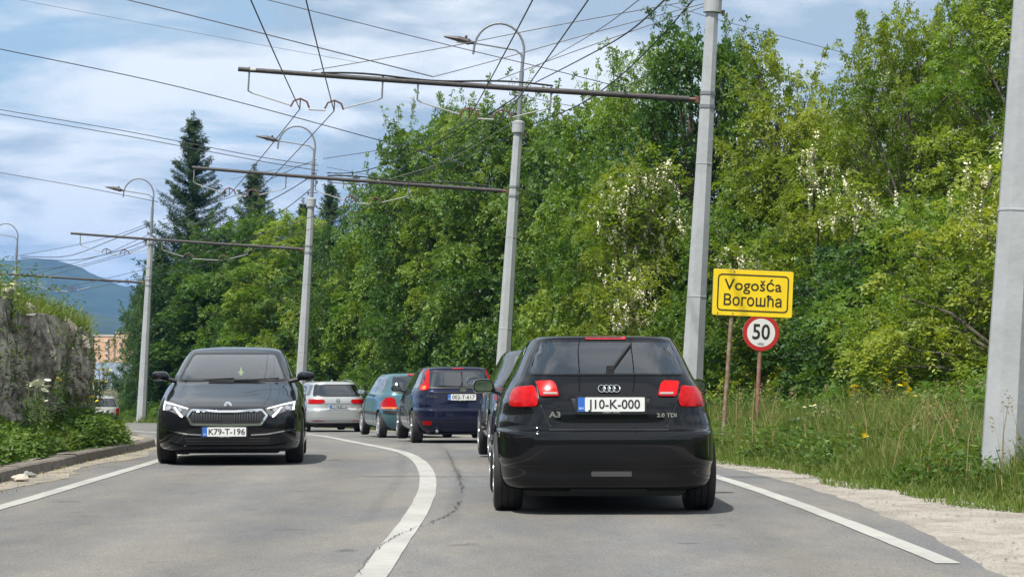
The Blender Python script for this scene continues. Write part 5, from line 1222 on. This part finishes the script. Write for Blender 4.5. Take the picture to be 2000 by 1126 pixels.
    if bl:
        Cb = np.concatenate(bl); nb = len(Cb); k = 16; t = np.linspace(0, 1, k)[None,:,None]
        p = Cb[:,None]+np.array([0,0,-1.])*t*.20+r.normal(0,.028,(nb,k,3)); a = sph(nb*k, r).reshape(nb,k,3); b = nrm(np.cross(a, sph(nb*k, r).reshape(nb,k,3))); s_ = .016*(1.2-.6*t)
        V = np.stack([p-a*s_, p+b*s_, p+a*s_, p-b*s_], 2).reshape(-1,3); bm_ = np_mesh('blossom', V, np.arange(len(V)).reshape(-1,4))
    return tm, crown, bm_
M_bark = mat('bark', (.085,.07,.055), .95, noise=(6, (.14,.12,.10), .45, .6), bump=(20,.6,.02))
LM = {
 'locust': leafmat('leaf_locust', (.055,.110,.013), (.145,.215,.022), (.27,.32,.05), .45),
 'bright': leafmat('leaf_bright', (.045,.110,.016), (.120,.210,.027), (.215,.29,.048), .45),
 'mid':    leafmat('leaf_mid', (.030,.077,.017), (.074,.150,.030), (.15,.235,.046), .42),
 'dark':   leafmat('leaf_dark', (.020,.053,.017), (.045,.100,.029), (.092,.170,.048), .36),
 'needle': leafmat('needles', (.022,.052,.022), (.048,.092,.040), (.088,.14,.055), .2),
 'grass':  leafmat('grass_blades', (.055,.105,.018), (.125,.185,.036), (.29,.28,.12), .38, .02),
 'dry':    leafmat('dry_grass', (.20,.13,.06), (.27,.20,.10), (.34,.27,.15), .3, .01),
 'weed':   leafmat('weed_leaves', (.035,.085,.016), (.085,.155,.028), (.17,.22,.045), .36),
}
M_blos = mat('blossom', (.80,.75,.56), .85)
PROTO = {}
def proto(key, *a, leafm, **k):
    tm, cm_, b = make_tree(key, *a, **k); tm.materials.append(M_bark); cm_.materials.append(LM[leafm]); 
    if b: b.materials.append(M_blos)
    PROTO[key] = (tm, cm_, b, a[0], a[1])
proto('loc1', 8.5, 5.6, .9, 'locust', 11, .115, leafm='locust', nlobe=44, dens=155, bloss=.22)
proto('loc2', 8.0, 5.0, .8, 'locust', 12, .115, leafm='locust', nlobe=42, dens=145, bloss=.10)
proto('loc3', 9.0, 5.2, .8, 'locust', 13, .115, leafm='bright', nlobe=46, dens=145, bloss=.0)
proto('brd1', 8.0, 5.4, .6, 'broad', 21, .105, leafm='mid', nlobe=48, dens=150)
proto('brd2', 8.5, 5.0, .6, 'broad', 22, .105, leafm='dark', nlobe=48, dens=150)
proto('brd3', 7.5, 5.4, .6, 'broad', 23, .110, leafm='bright', nlobe=44, dens=150)
proto('shr1', 4.2, 4.4, .15, 'broad', 31, .090, leafm='mid', nlobe=38, dens=190)
proto('shr2', 4.0, 4.6, .15, 'locust', 32, .095, leafm='bright', nlobe=36, dens=160)
proto('shr3', 4.2, 4.4, .15, 'broad', 33, .090, leafm='dark', nlobe=38, dens=190)
proto('shr4', 4.0, 4.4, .15, 'locust', 34, .10, leafm='locust', nlobe=36, dens=160, bloss=.07)
proto('drp1', 7.0, 5.0, .5, 'droop', 41, .12, leafm='dark', nlobe=44, dens=110)
def tree(key, px, D, pytop, wpx, label, name='tree', group=None, cat='tree', rz=None, dz=0):
    tm, cm_, b, H0, W0 = PROTO[key]; X = (px-1000)/FPX*D; zb = Gf(X, D)+dz; zt = EYE+(HZ-pytop)/FPX*D
    sz = max(.35, (zt-zb)/H0); sx = wpx*1.22/FPX*D/W0
    t = empty(name, (X, D, zb), random.uniform(0, 6.28) if rz is None else rz); tag(t, label, cat, group); t.scale = (sx, sx, sz)
    for n_, m_ in (('trunk', tm), ('crown', cm_), ('blossom', b)):
        if m_: o = bpy.data.objects.new(n_, m_); sc.collection.objects.link(o); o.parent = t
    return t
# second row: the skyline
BK = [
 ('loc3',1990,38,-60,330,'tall leafy tree behind the thick pole at the right edge'),
 ('brd2',1935,43,-10,260,'dark tall tree just left of the thick pole at the right edge'),
 ('loc2',1850,42,20,230,'tall thin-topped locust with bare twigs, left of the thick right-edge pole'),
 ('loc1',1775,40,40,260,'tallest blossoming locust between the yellow sign and the thick right-edge pole'),
 ('loc2',1705,44,85,230,'yellow-green locust with reddish top left of the tallest locust'),
 ('brd1',1650,50,225,260,'lower tree in the dip of the skyline right of the yellow sign'),
 ('loc1',1590,46,215,230,'pale locust with open crown in the dip of the skyline above the yellow sign'),
 ('loc2',1520,47,118,250,'blossoming locust directly above the yellow town sign'),
 ('brd2',1425,52,88,200,'dark tree top just right of the concrete pole by the sign'),
 ('brd1',1345,50,66,240,'tall green tree just left of the concrete pole by the yellow sign'),
 ('loc3',1272,54,100,230,'leaning bright tree crossed by the lower twisted cable'),
 ('brd3',1195,57,185,240,'yellowish tree below the nearest bracket arm right of the middle lamp pole'),
 ('loc1',1240,49,335,200,'locust with the largest cream blossom cluster in the middle of the tree wall'),
 ('brd1',1120,62,215,230,'slender-topped tree just right of the middle lamp pole'),
 ('loc3',1045,66,238,240,'bright tree directly behind the middle lamp pole'),
 ('brd1',975,66,208,230,'tall tree left of the middle lamp pole with the highest top there'),
 ('loc3',905,70,215,220,'loose-topped tree under the hangers of the nearest bracket arm'),
 ('brd1',835,72,240,220,'tree at the left shoulder of the tall middle group'),
 ('brd3',775,80,330,200,'small open tree at the left end of the tall middle group'),
 ('drp1',712,84,385,170,'feathery tree between the second lamp pole and the tall middle group'),
 ('brd2',650,88,455,190,'dark tree behind the second lamp pole'),
 ('loc3',585,92,425,210,'bright green tree left of the second lamp pole under the bracket arm'),
 ('brd1',530,96,425,210,'mid-green tree under the second spruce'),
 ('brd1',450,100,440,200,'mid-green tree right of the far lamp pole'),
 ('drp1',395,102,475,180,'greyish drooping tree under the big spruce'),
 ('brd2',335,104,520,150,'dark tree right beside the far lamp pole'),
]
for k, (key, px, D, py, wp__, lab) in enumerate(BK): tree(key, px, D, py, wp__, lab, group='trees behind the roadside bushes')
FR = [
 ('shr4',1965,31.5,430,420,'leafy bush behind the thick pole at the right edge'),
 ('shr2',1870,34,380,380,'bright bush with blossoms left of the thick right-edge pole'),
 ('shr1',1775,36.5,430,360,'dense green bush behind the yellow flowers of the verge'),
 ('shr3',1690,39,470,320,'darker bush between the daisies and the yellow flowers'),
 ('shr4',1620,42,420,320,'yellow-green bush right of the town sign'),
 ('shr1',1545,43,470,300,'green bush behind the speed limit sign'),
 ('shr2',1465,46,400,300,'bright bush behind the yellow town sign'),
 ('shr3',1390,49,440,280,'dark-leaved bush behind the concrete pole by the sign'),
 ('shr1',1315,53,470,270,'mid-green bush above the right of the near hatchback roof'),
 ('shr4',1240,55,500,260,'bush with blossoms above the near hatchback roof'),
 ('shr2',1165,59,440,250,'bright bush above the left of the near hatchback roof'),
 ('shr3',1095,63,470,240,'dark bush right of the middle lamp pole foot'),
 ('shr1',1025,67,430,240,'bush right behind the middle lamp pole foot'),
 ('brd2',955,70,400,220,'dark-leaved tree left of the middle lamp pole foot'),
 ('shr3',890,74,470,210,'darkest bush above the navy hatchback'),
 ('shr2',825,77,420,210,'bright bush above the navy and teal hatchbacks'),
 ('brd3',760,80,440,210,'bushy tree above the teal hatchback'),
 ('shr1',700,84,520,190,'bush above the right end of the silver estate'),
 ('shr2',640,87,540,190,'bright bush around the second lamp pole foot'),
 ('brd3',565,91,500,190,'bright rounded tree above the right mirror of the black liftback'),
 ('shr1',500,95,560,180,'bush above the roof of the black liftback'),
 ('brd1',430,99,540,180,'leafy tree above the left of the liftback roof'),
 ('shr3',365,101,580,170,'dark bush left of the liftback roof'),
 ('drp1',318,102,560,140,'dark drooping tree right of the far lamp pole'),
]
for k, (key, px, D, py, wp__, lab) in enumerate(FR): tree(key, px, D, py, wp__, lab, name='bush' if key[:3] == 'shr' else 'tree', group='bushes along the outside of the bend', cat='bush' if key[:3] == 'shr' else 'tree')
tree('drp1', 283, 101, 556, 74, 'dark tree with long drooping shoots left of the far lamp pole', dz=-.3)
tree('shr3', 290, 103, 700, 80, 'low dark bush at the foot of the drooping tree by the far lamp pole', name='bush', cat='bush', dz=-.3)

# cream blossom hanging on the middle locust
def blossom_cluster(pts, D, n, par_label, seed):
    r = np.random.default_rng(seed); P = np.array([list(Pw(a, b, D)) for a, b in pts]); n = int(n*1.25); c = P[r.integers(0, len(P), n)] + r.normal(0, 1, (n, 3))*np.array([.22,.18,.18])
    k = 26; t = np.linspace(0, 1, k)[None,:,None]; p = c[:,None]+np.array([0,0,-1.])*t*.20+r.normal(0,.026,(n,k,3))*(1.2-t*.7)
    a = sph(n*k, r).reshape(n,k,3); b = nrm(np.cross(a, sph(n*k, r).reshape(n,k,3))); s_ = .018*(1.2-.6*t)
    V = np.stack([p-a*s_, p+b*s_, p+a*s_, p-b*s_], 2).reshape(-1,3); m1 = np_mesh('blossom', V, np.arange(len(V)).reshape(-1,4))
    nb = n*2; cb_ = P[r.integers(0, len(P), nb)] + r.normal(0, 1, (nb,3))*np.array([.28,.22,.22]); d = sph(nb, r)
    V, F, T = sprays(cb_, d, nrm(np.array([0,0,1.])+r.normal(0,.3,(nb,3))), r.uniform(.2,.3,nb), 9, .11, .05, .35, np.clip(r.normal(.75,.12,nb),0,1), r)
    m2 = np_mesh('leaves', V, F, T)
    q = Vector(P.mean(0)); t_ = empty('blossoming_branch', q); tag(t_, par_label, 'branch')
    st = MB()
    for a_, b_ in zip(P[:-1], P[1:]): st.tube([Vector(a_), Vector(b_)], .014, 5)
    st.tube([Vector(P[0]), Vector(P[0])+Vector((.3,2.2,-1.0))], [.02,.03], 5)
    for nm, me, mm_ in (('blossom', m1, M_blos), ('leaves', m2, LM['locust']), ('twig', st.mesh('twig'), M_bark)):
        me.materials.append(mm_); o = bpy.data.objects.new(nm, me); sc.collection.objects.link(o); o.parent = t_; o.matrix_parent_inverse = Matrix.Translation(-q)
blossom_cluster([(1190,405),(1215,425),(1240,430),(1265,440),(1240,460),(1265,400),(1250,350),(1290,345),(1300,420),(1275,470),(1225,445)], 42.2, 260, 'largest hanging branch of cream blossom in the middle of the tree wall', 5)
blossom_cluster([(1222,545),(1235,570),(1225,590),(1238,620),(1250,600)], 45, 60, 'smaller branch of cream blossom below the largest one', 6)
blossom_cluster([(1430,500),(1450,515),(1480,505)], 42, 26, 'sprig of cream blossom just above the yellow town sign', 7)
blossom_cluster([(1690,400),(1720,430),(1700,450),(1660,390),(1640,400)], 36.5, 46, 'cluster of pale blossom high in the trees between the town sign and right-edge pole', 8)
blossom_cluster([(1900,350),(1920,370),(1940,345),(1905,440),(1940,425)], 32, 34, 'blossom cluster touching the thick right-edge pole', 9)
blossom_cluster([(1590,300),(1610,315),(1580,330),(1625,340)], 41, 30, 'blossom cluster above and right of the town sign', 10)

# ------------------------------------------------------------------ spruces
def make_spruce(H, W, seed):
    r = np.random.default_rng(seed); tub = MB(); tub.tube([Vector((0,0,-.3)), Vector((0,0,H*.5)), Vector((0,0,H))], [.02*H*.6+.04, .06, .012], 8)
    B, Dn, U, L, T = [], [], [], [], []
    z = .6
    while z < H-.55:
        u = z/H; n = 5 if u < .6 else 4; a0 = r.uniform(0, 6.28)
        for k in range(n):
            a = a0+k*2*math.pi/n+r.normal(0,.25); Lb = W/2*(1-u)**.95*r.choice([.62,.85,1.0,1.0,1.12])*r.uniform(.9,1.1)+.05; m = max(4, int(Lb*13)); t = np.linspace(.03, 1, m)
            hd = np.array([math.cos(a), math.sin(a), 0]); sag = -.42*(1-u)-.02; dz = Lb*(sag*t+(.62-.15*u)*t**2.4*(1-u)**.5+.55*u*t)
            p = np.array([0,0,z])+hd*Lb*t[:,None]; p[:,2] += dz
            tub.tube([Vector(p[0]), Vector(p[m//2]), Vector(p[-1])], [.03*(1-u)+.008,.018*(1-u)+.005,.004], 4)
            side = np.array([-math.sin(a), math.cos(a), 0]); lt = r.uniform(.15,.85)
            for sg in (-1, 1, 0, 0, 0):
                wd_ = (.34*Lb*(1-t)*.6+.09) if sg else (.10+.34*(1-u)*np.sin(np.clip(t*2.4+.3,0,2.6)))*r.uniform(.6,1.2,m)
                d = (side*sg*1.0 + hd*.7+np.array([0,0,.1])) if sg else (hd*.18+np.array([0,0,-1.]))
                B.append(p+r.normal(0,.02,(m,3))); Dn.append(np.tile(d,(m,1))+r.normal(0,.15,(m,3))); U.append(np.tile([0,0,1.],(m,1))+r.normal(0,.3,(m,3))+ (hd*.6 if not sg else 0)); L.append(wd_); T.append(np.clip(r.normal(lt,.15,m)+.25*t,0,1))
        z += (.16+.40*(1-u))*r.uniform(.75,1.3)
    for k in range(10):
        zz_ = H-.6+.055*k; B.append(np.array([[0,0,zz_]])); Dn.append(np.array([[math.cos(k*2.4), math.sin(k*2.4), 1.2]])); U.append(np.array([[0,0,1.]])); L.append(np.array([.16-.012*k])); T.append(np.array([.6]))
    B, Dn, U, L, T = map(np.concatenate, (B, Dn, U, L, T))
    V, F, TT = sprays(B, Dn, U, L, 8, .125, .036, .25, T, r); return tub.mesh('trunk'), np_mesh('needles', V, F, TT)
SPR = []
for H, W, sd_ in ((15.8, 6.8, 51), (13.0, 6.0, 52)):
    a, b = make_spruce(H, W, sd_); a.materials.append(M_bark); b.materials.append(LM['needle']); SPR.append((a, b, H, W))
def spruce(i, px, D, pytop, wpx, label, zb=None):
    a, b, H, W = SPR[i]; X = (px-1000)/FPX*D; zb = float(g(D)) if zb is None else zb; zt = EYE+(HZ-pytop)/FPX*D; sx = wpx/FPX*D/W
    t = empty('spruce_tree', (X, D, zb), random.uniform(0, 6)); t.scale = (sx, sx, (zt-zb)/H); tag(t, label, 'tree', 'spruces rising above the broadleaved trees')
    for n_, m_ in (('trunk', a), ('crown', b)): o = bpy.data.objects.new(n_, m_); sc.collection.objects.link(o); o.parent = t
spruce(0, 378, 112, 215, 350, 'biggest and tallest spruce, right of the far lamp pole')
spruce(1, 497, 118, 318, 310, 'second spruce, between the big spruce and the second lamp pole')
spruce(1, 645, 112, 345, 250, 'narrow dark spruce just right of the second lamp pole')
spruce(0, 592, 108, 385, 230, 'smallest spruce just left of the second lamp pole')
spruce(1, 312, 110, 470, 230, 'low spruce whose branches show left of the far lamp pole')

# ------------------------------------------------------------------ grass, weeds and flowers
def blades(P, h, wd, lean=.35, r=rng, tint=None):
    """bent grass blades: two quads' worth of taper in one quad + one more"""
    n = len(P); a = r.uniform(0, 2*math.pi, n); s = np.stack([np.cos(a), np.sin(a), 0*a], -1); d = r.normal(0, lean, (n, 2)); h = np.asarray(h)*np.ones(n); wd = np.asarray(wd)*np.ones(n)
    top = P+np.stack([d[:,0]*h, d[:,1]*h, h*np.sqrt(np.maximum(.2, 1-(d**2).sum(1)))], -1); mid = P*.5+top*.5+np.stack([-d[:,0]*h*.22, -d[:,1]*h*.22, h*.10], -1)
    w_ = wd[:,None]*.5; V = np.stack([P-s*w_, P+s*w_, mid+s*w_*.8, mid-s*w_*.8, top+s*w_*.12, top-s*w_*.12], 1).reshape(-1, 3); i = np.arange(n)[:,None]*6
    F = np.stack([i+np.array([0,1,2,3]), i+np.array([3,2,4,5])], 1).reshape(-1, 4); T = np.repeat(tint if tint is not None else r.random(n), 6); return V, F, T
def grass_obj(name, label, V, F, T, m, cat='grass'):
    o = link_mesh(name, np_mesh(name, V, F, T), m); tag(o, label, cat, kind='stuff'); return o
r = np.random.default_rng(77)
def region(n, f0, f1, y0, y1, pw=1.6, r=r):
    y = y0+(y1-y0)*r.random(n)**pw; a, b = f0(y), f1(y); x = a+(b-a)*r.random(n); keep = np.abs(x) < .2326*y+2.6
    return x[keep], y[keep]
patch = lambda x, y, s, o=0: fbm(x*s+3+o, y*s*.7+8+o, 3)
# right verge
x, y = region(185000, lambda y: ge(y)-.03, lambda y: tl(y)+1.2, 15.5, 64)
e = x-ge(y); nz = patch(x, y, 1.1); h = (.09+.54*np.clip(e/1.1, 0, 1)*(.40+nz))*r.uniform(.5, 1.25, len(x)); dry = np.clip((patch(x, y, .8, 20)-.42)*2.2, 0, 1)
P = np.stack([x, y, G(x, y)-.03], -1); T = np.clip(.30+.35*(patch(x,y,1.6,9)-.5)*2+r.normal(0,.13,len(x))+dry*.25*(r.random(len(x))>.5)+(r.random(len(x))>.90)*.6, 0, 1)
V, F, T = blades(P, h, r.uniform(.007,.016,len(x)), .34, r, T); grass_obj('verge_grass', 'tall uncut grass on the right verge between gravel and bushes', V, F, T, LM['grass'])
# clumps creeping over the gravel edge
x, y = region(9000, lambda y: ge(y)-.28-.12*np.sin(y*2.1), lambda y: ge(y)+.1, 16, 50); k = patch(x, y, 2.4, 4) > .50; x, y = x[k], y[k]
V, F, T = blades(np.stack([x, y, G(x, y)-.02], -1), r.uniform(.03,.14,len(x)), .011, .6, r, np.clip(r.normal(.35,.15,len(x)),0,1)); grass_obj('edge_grass', 'short tufts of grass creeping over the edge of the gravel', V, F, T, LM['grass'])
# leafy weeds in the verge
def weeds(x, y, z, h, n_leaf, ll, lw, r, tint=None):
    n = len(x); out = []
    for j in range(n_leaf):
        t = (j+.5)/n_leaf; B = np.stack([x, y, z+h*t], -1)+r.normal(0,.02,(n,3)); a = r.uniform(0,6.28,n); d = np.stack([np.cos(a), np.sin(a), .5+0*a], -1)
        out.append(sprays(B, d, np.tile([0,0,1.],(n,1))+r.normal(0,.25,(n,3)), (.22-.12*t)*np.ones(n), 3, ll, lw, .5, np.clip((tint if tint is not None else r.random(n))+.2*t-.1,0,1), r))
    return merge(out)
x, y = region(5200, lambda y: ge(y)+.15, lambda y: tl(y)+1.0, 16, 60); k = patch(x, y, .9, 31) > .47; x, y = x[k], y[k]
V, F, T = weeds(x, y, G(x, y), r.uniform(.12,.5,len(x)), 7, .085, .038, r); grass_obj('verge_weeds', 'leafy green weeds among the grass of the right verge', V, F, T, LM['weed'], 'weeds')
x, y = region(750, lambda y: ge(y)+.3, lambda y: tl(y)+.3, 17, 60); V, F, T = blades(np.stack([x, y, G(x, y)], -1), r.uniform(.55,.95,len(x)), .012, .16, r, np.full(len(x), 1.0)); q2 = sprays(V.reshape(-1,6,3)[:,4]-np.array([0,0,.12]), np.tile([0,0,1.],(len(x),1))+r.normal(0,.15,(len(x),3)), sph(len(x), r), .14*np.ones(len(x)), 8, .03, .014, 0, np.full(len(x), .95), r)
grass_obj('dry_stems', 'dry straw-coloured seed stems standing in the verge grass', *merge([(V, F, T), q2]), LM['dry'])
# brambles against the foot of the bushes
x, y = region(19000, lambda y: tl(y)-2.1, lambda y: tl(y)+1.4, 22, 104, 1.2); V, F, T = weeds(x, y, G(x, y), r.uniform(.3,1.0,len(x))*(.45+1.1*patch(x,y,.7,70))*(.55+.75*np.clip((x-tl(y)+2.1)/2.2,0,1)), 10, .10, .05, r, np.clip(patch(x,y,1.2,5)+r.normal(0,.15,len(x)),0,1))
grass_obj('undergrowth', 'dense leafy undergrowth along the foot of the bushes', V, F, T, LM['mid'], 'undergrowth')
# grass behind the queue and round the far poles
x, y = region(42000, lambda y: ge(y), lambda y: tl(y)+.8, 60, 125, 1.0); V, F, T = blades(np.stack([x, y, G(x, y)-.03], -1), r.uniform(.10,.34,len(x)), .028, .4, r, np.clip(r.normal(.35,.12,len(x)),0,1))
grass_obj('far_verge_grass', 'mown-looking grass strip on the far outside of the bend', V, F, T, LM['grass'])
# left: bank grass above the rock wall
n = 90000; y = 7+30.0*r.random(n)**.8; d = r.random(n)**1.5*9; sU = np.interp(y, wy(S), S); x0 = wx(sU); x = x0-.22-d; z = bankz(x, y, np.maximum(0, d-.1))
k = (x > -.2326*y-5.5); x, y, z, d = x[k], y[k], z[k], d[k]
hh = (.12+.40*patch(x, y, 1.0, 50))*r.uniform(.5,1.3,len(x)); T = np.clip(.5+.5*(patch(x,y,1.5,2)-.5)+r.normal(0,.17,len(x)),0,1)
V, F, T = blades(np.stack([x, y, z-.03], -1), hh, r.uniform(.008,.016,len(x)), .4, r, T); grass_obj('bank_grass', 'yellow-green grass on the bank above the rock wall', V, F, T, LM['grass'])
x, y = 0, 0
n = 1300; y = 9+27.5*r.random(n)**.8; d = r.random(n)*2.5; sU = np.interp(y, wy(S), S); x = wx(sU)-.25-d; z = bankz(x, y, d)
V, F, T = weeds(x, y, z, r.uniform(.2,.75,n), 8, .07, .028, r); grass_obj('bank_weeds', 'tall loose weeds along the top of the rock wall', V, F, T, LM['weed'], 'weeds')
# left: weeds at the foot of the wall
n = 3600; y = 15+18.9*r.random(n); sU = np.interp(y, wy(S), S); q = r.random(n)**1.3; x = wx(sU)+.02+q*(.62-.0*y); k = x < kb(y)-.36+.2*np.clip((y-28)/4,0,1); k &= x/y < -.1785; x, y, q = x[k], y[k], q[k]
hh = (.50-.30*q)*(.35+patch(x*0, y, .75, 61)*1.15)*r.uniform(.5,1.15,len(x)); V1 = weeds(x, y, g(y)+.1, hh, 12, .085, .036, r, np.clip(patch(x,y,2.,3)+.15+r.normal(0,.16,len(x)),0,1))
grass_obj('wall_weeds', 'thick weeds growing at the foot of the rock wall', *V1, LM['weed'], 'weeds')
n = 26000; y = 15+19.2*r.random(n); sU = np.interp(y, wy(S), S); q = r.random(n); x = wx(sU)+.05+q*.78; k = (x < kb(y)-.30) & (x/y < -.1785); x, y, q = x[k], y[k], q[k]
V, F, T = blades(np.stack([x, y, g(y)+.1], -1), (.45-.30*q)*r.uniform(.4,1.1,len(x)), .010, .42, r, np.clip(r.normal(.42,.2,len(x)),0,1)); grass_obj('wall_grass', 'long grass blades among the weeds below the rock wall', V, F, T, LM['grass'])
# plants growing out of the wall face
n = 420; a = r.integers(int(nS*.45), nS-3, n); b = r.integers(8, 25, n)
Vw = WALLV
p = Vw[b, a]; V, F, T = weeds(p[:,0]+.03, p[:,1], p[:,2]-.1, r.uniform(.1,.38,n), 6, .07, .03, r); grass_obj('wall_plants', 'small plants rooted in the cracks of the rock wall', V, F, T, LM['weed'], 'weeds')

# flowers: plants as things of their own (stems, leaves, flower heads)
M_daisy = mat('petal_white', (.78,.79,.74), .7); M_eye = mat('flower_yellow', (.88,.72,.02), .7); M_umb = mat('umbel_cream', (.62,.64,.50), .8)
def flower_plant(label, X, Y, z, n, spread, h, head, col, name='flower_plant', seed=1, eye=False):
    rr = random.Random(seed); t = empty(name, (X, Y, z)); tag(t, label, 'flowers'); st = MB(); hd = MB(); ey = MB(); lf = []
    for k in range(n):
        a = rr.uniform(0, 6.28); q = spread*rr.random()**.6; x, y = q*math.cos(a), q*math.sin(a)*.7; hh = h*rr.uniform(.75,1.1)
        st.tube([Vector((x*.5, y*.5, 0)), Vector((x, y, hh))], .004, 4)
        nrm_ = Matrix.Translation((x, y, hh)) @ Matrix.Rotation(rr.uniform(-.9,.3), 4, 'X') @ Matrix.Rotation(rr.uniform(-.4,.4), 4, 'Y')
        pet = 9; v = [nrm_ @ Vector((0,0,0))]; f = []
        for j in range(pet*2):
            b_ = 2*math.pi*j/(pet*2); rad = head*(1 if j % 2 == 0 else .62); v.append(nrm_ @ Vector((rad*math.cos(b_), rad*math.sin(b_), .1*head)))
        f = [(0, 1+j, 1+(j+1) % (pet*2)) for j in range(pet*2)]; hd.add(v, f)
        if eye: ey.lathe([(head*.3, .004), (head*.2, .012)], 6, 'z', nrm_)
    st.build('stem', mat('stem_green', (.09,.13,.04), .8), t)['kind'] = 'stuff'; hd.build('flower_head', col, t)['kind'] = 'stuff'
    if eye: ey.build('flower_eye', M_eye, t)['kind'] = 'stuff'
    n_ = 40; B = np.array([[rr.gauss(0,spread*.4), rr.gauss(0,spread*.3), rr.uniform(0,h*.6)] for _ in range(n_)]); V, F, T = sprays(B, sph(n_), np.tile([0,0,1.],(n_,1)), .14*np.ones(n_), 4, .06, .02, .3)
    o = link_mesh('leaves', np_mesh('leaves', V, F, T), LM['weed'], t)
def vp(px, py, D): p = Pw(px, py, D); return p.x, D, p.z
def fl(label, px, py, D, n, spread, head, col, seed, eye=False, h=None):
    X, Y, zt = vp(px, py, D); zt += .12*(px > 900); zb = Gf(X, Y) if px > 900 else zt-(.3 if px > 100 else .4); head *= 1.3; n = int(n*1.5)
    flower_plant(label, X, Y, zb, n, spread, h or max(.15, zt-zb), head, col, seed=seed, eye=eye)
fl('left patch of white daisies in the right verge', 1592, 815, 29.5, 16, .20, .026, M_daisy, 1, True)
fl('right patch of white daisies in the right verge', 1632, 822, 29.0, 18, .20, .024, M_daisy, 2, True)
fl('yellow flowers lower left of the tall yellow ones at the bushes', 1665, 775, 31, 7, .11, .032, M_eye, 3)
fl('tallest yellow flowers at the foot of the bushes', 1738, 748, 31, 11, .17, .034, M_eye, 4)
fl('yellow flowers right below the tallest ones', 1768, 772, 30.5, 9, .14, .034, M_eye, 5)
fl('lone yellow bloom in the middle of the verge grass', 1676, 850, 26, 2, .04, .034, M_eye, 6)
fl('lone yellow bloom lowest in the verge grass', 1690, 867, 25, 3, .05, .032, M_eye, 7)
fl('small yellow blooms behind the lowest one', 1722, 842, 27, 4, .12, .02, M_eye, 8)
fl('pale yellow bloom near the thick pole', 1843, 780, 29, 3, .06, .024, M_eye, 9)
fl('dry cream seed heads behind the daisies', 1672, 795, 30.5, 7, .08, .026, mat('seed_cream', (.55,.45,.30), .8), 10)
fl('white daisies on top of the grassy bank at the left edge', 24, 560, 27.6, 8, .16, .034, M_daisy, 11, True)
fl('large cream umbel in the weeds under the rock wall', 78, 748, 26.6, 12, .11, .040, M_umb, 12)
fl('small cream umbel left of the large one', 55, 750, 26.2, 5, .06, .030, M_umb, 13)
fl('low cream umbel below the large one', 84, 781, 26.2, 3, .05, .026, M_umb, 14)
fl('upper yellow flowers at the right end of the rock wall', 200, 722, 33.0, 7, .13, .026, M_eye, 15)
fl('middle yellow flowers at the right end of the rock wall', 190, 742, 32.6, 7, .14, .022, M_eye, 16)
fl('lower yellow flowers in the weeds below the wall', 172, 778, 31, 6, .14, .020, M_eye, 17)
fl('single yellow flower left in the weeds below the wall', 115, 737, 29, 3, .05, .022, M_eye, 18)
# pebbles on the gravel
r = np.random.default_rng(9); n = 2600; y = 11+24*r.random(n)**1.5; x = ae(y)-.05+(ge(y)-ae(y)+.3)*r.random(n); z = G(x, y)*0+g(y)+.0; s_ = (.003+.012*r.random(n)**3)[:,None]
dirs = np.array([[1,0,0],[0,1,0],[-1,0,0],[0,-1,0],[0,0,1]], float); P = np.stack([x,y,z-.004],-1); V = (P[:,None]+dirs[None]*s_[:,:,None]*r.uniform(.6,1.3,(n,5,1))).reshape(-1,3); i = np.arange(n)[:,None,None]*5
F = (i+np.array([[0,1,4,4],[1,2,4,4],[2,3,4,4],[3,0,4,4]])[None]).reshape(-1,4)
me = bpy.data.meshes.new('pebbles'); F3 = F[:, :3]; me = np_mesh('pebbles', V, F3); o = link_mesh('pebbles', me, mat('pebble', (.30,.26,.22), .9, noise=(3,(.14,.12,.10),.4,.6))); tag(o, 'loose pale pebbles scattered on the gravel shoulder', 'pebbles', kind='stuff')
# grit and straw in the gutter
n = 1000; y = 12+30*r.random(n)**1.3; x = kb(y)+.02+.5*r.random(n)**2; V, F, T = blades(np.stack([x,y,g(y)+.006],-1), r.uniform(.02,.07,n), .008, .9, r, np.ones(n)); V[:,2] = np.minimum(V[:,2], np.repeat(g(y)+.03, 6))
grass_obj('gutter_debris', 'dry straw and grit lying in the gutter along the kerb', V, F, T, LM['grass'], 'debris')

# ------------------------------------------------------------------ haze: closed box of thin air around everything
HAZE = True
if HAZE:
    hz = MB().box(-7000, 7000, -500, 9000, -75, 330).build('haze', None) if False else None
    me = MB().box(-7000, 7000, -500, 9000, -75, 330).mesh('haze'); hz = bpy.data.objects.new('haze', me); sc.collection.objects.link(hz); hz['kind'] = 'stuff'
    m = bpy.data.materials.new('haze'); m.use_nodes = True; t = m.node_tree; t.nodes.clear()
    pv = N(t, 'ShaderNodeVolumePrincipled'); pv.inputs['Color'].default_value = (.18,.46,1,1); pv.inputs['Density'].default_value = .00012; pv.inputs['Anisotropy'].default_value = .0
    o_ = N(t, 'ShaderNodeOutputMaterial'); Lk(t, pv.outputs[0], o_.inputs['Volume']); me.materials.append(m)
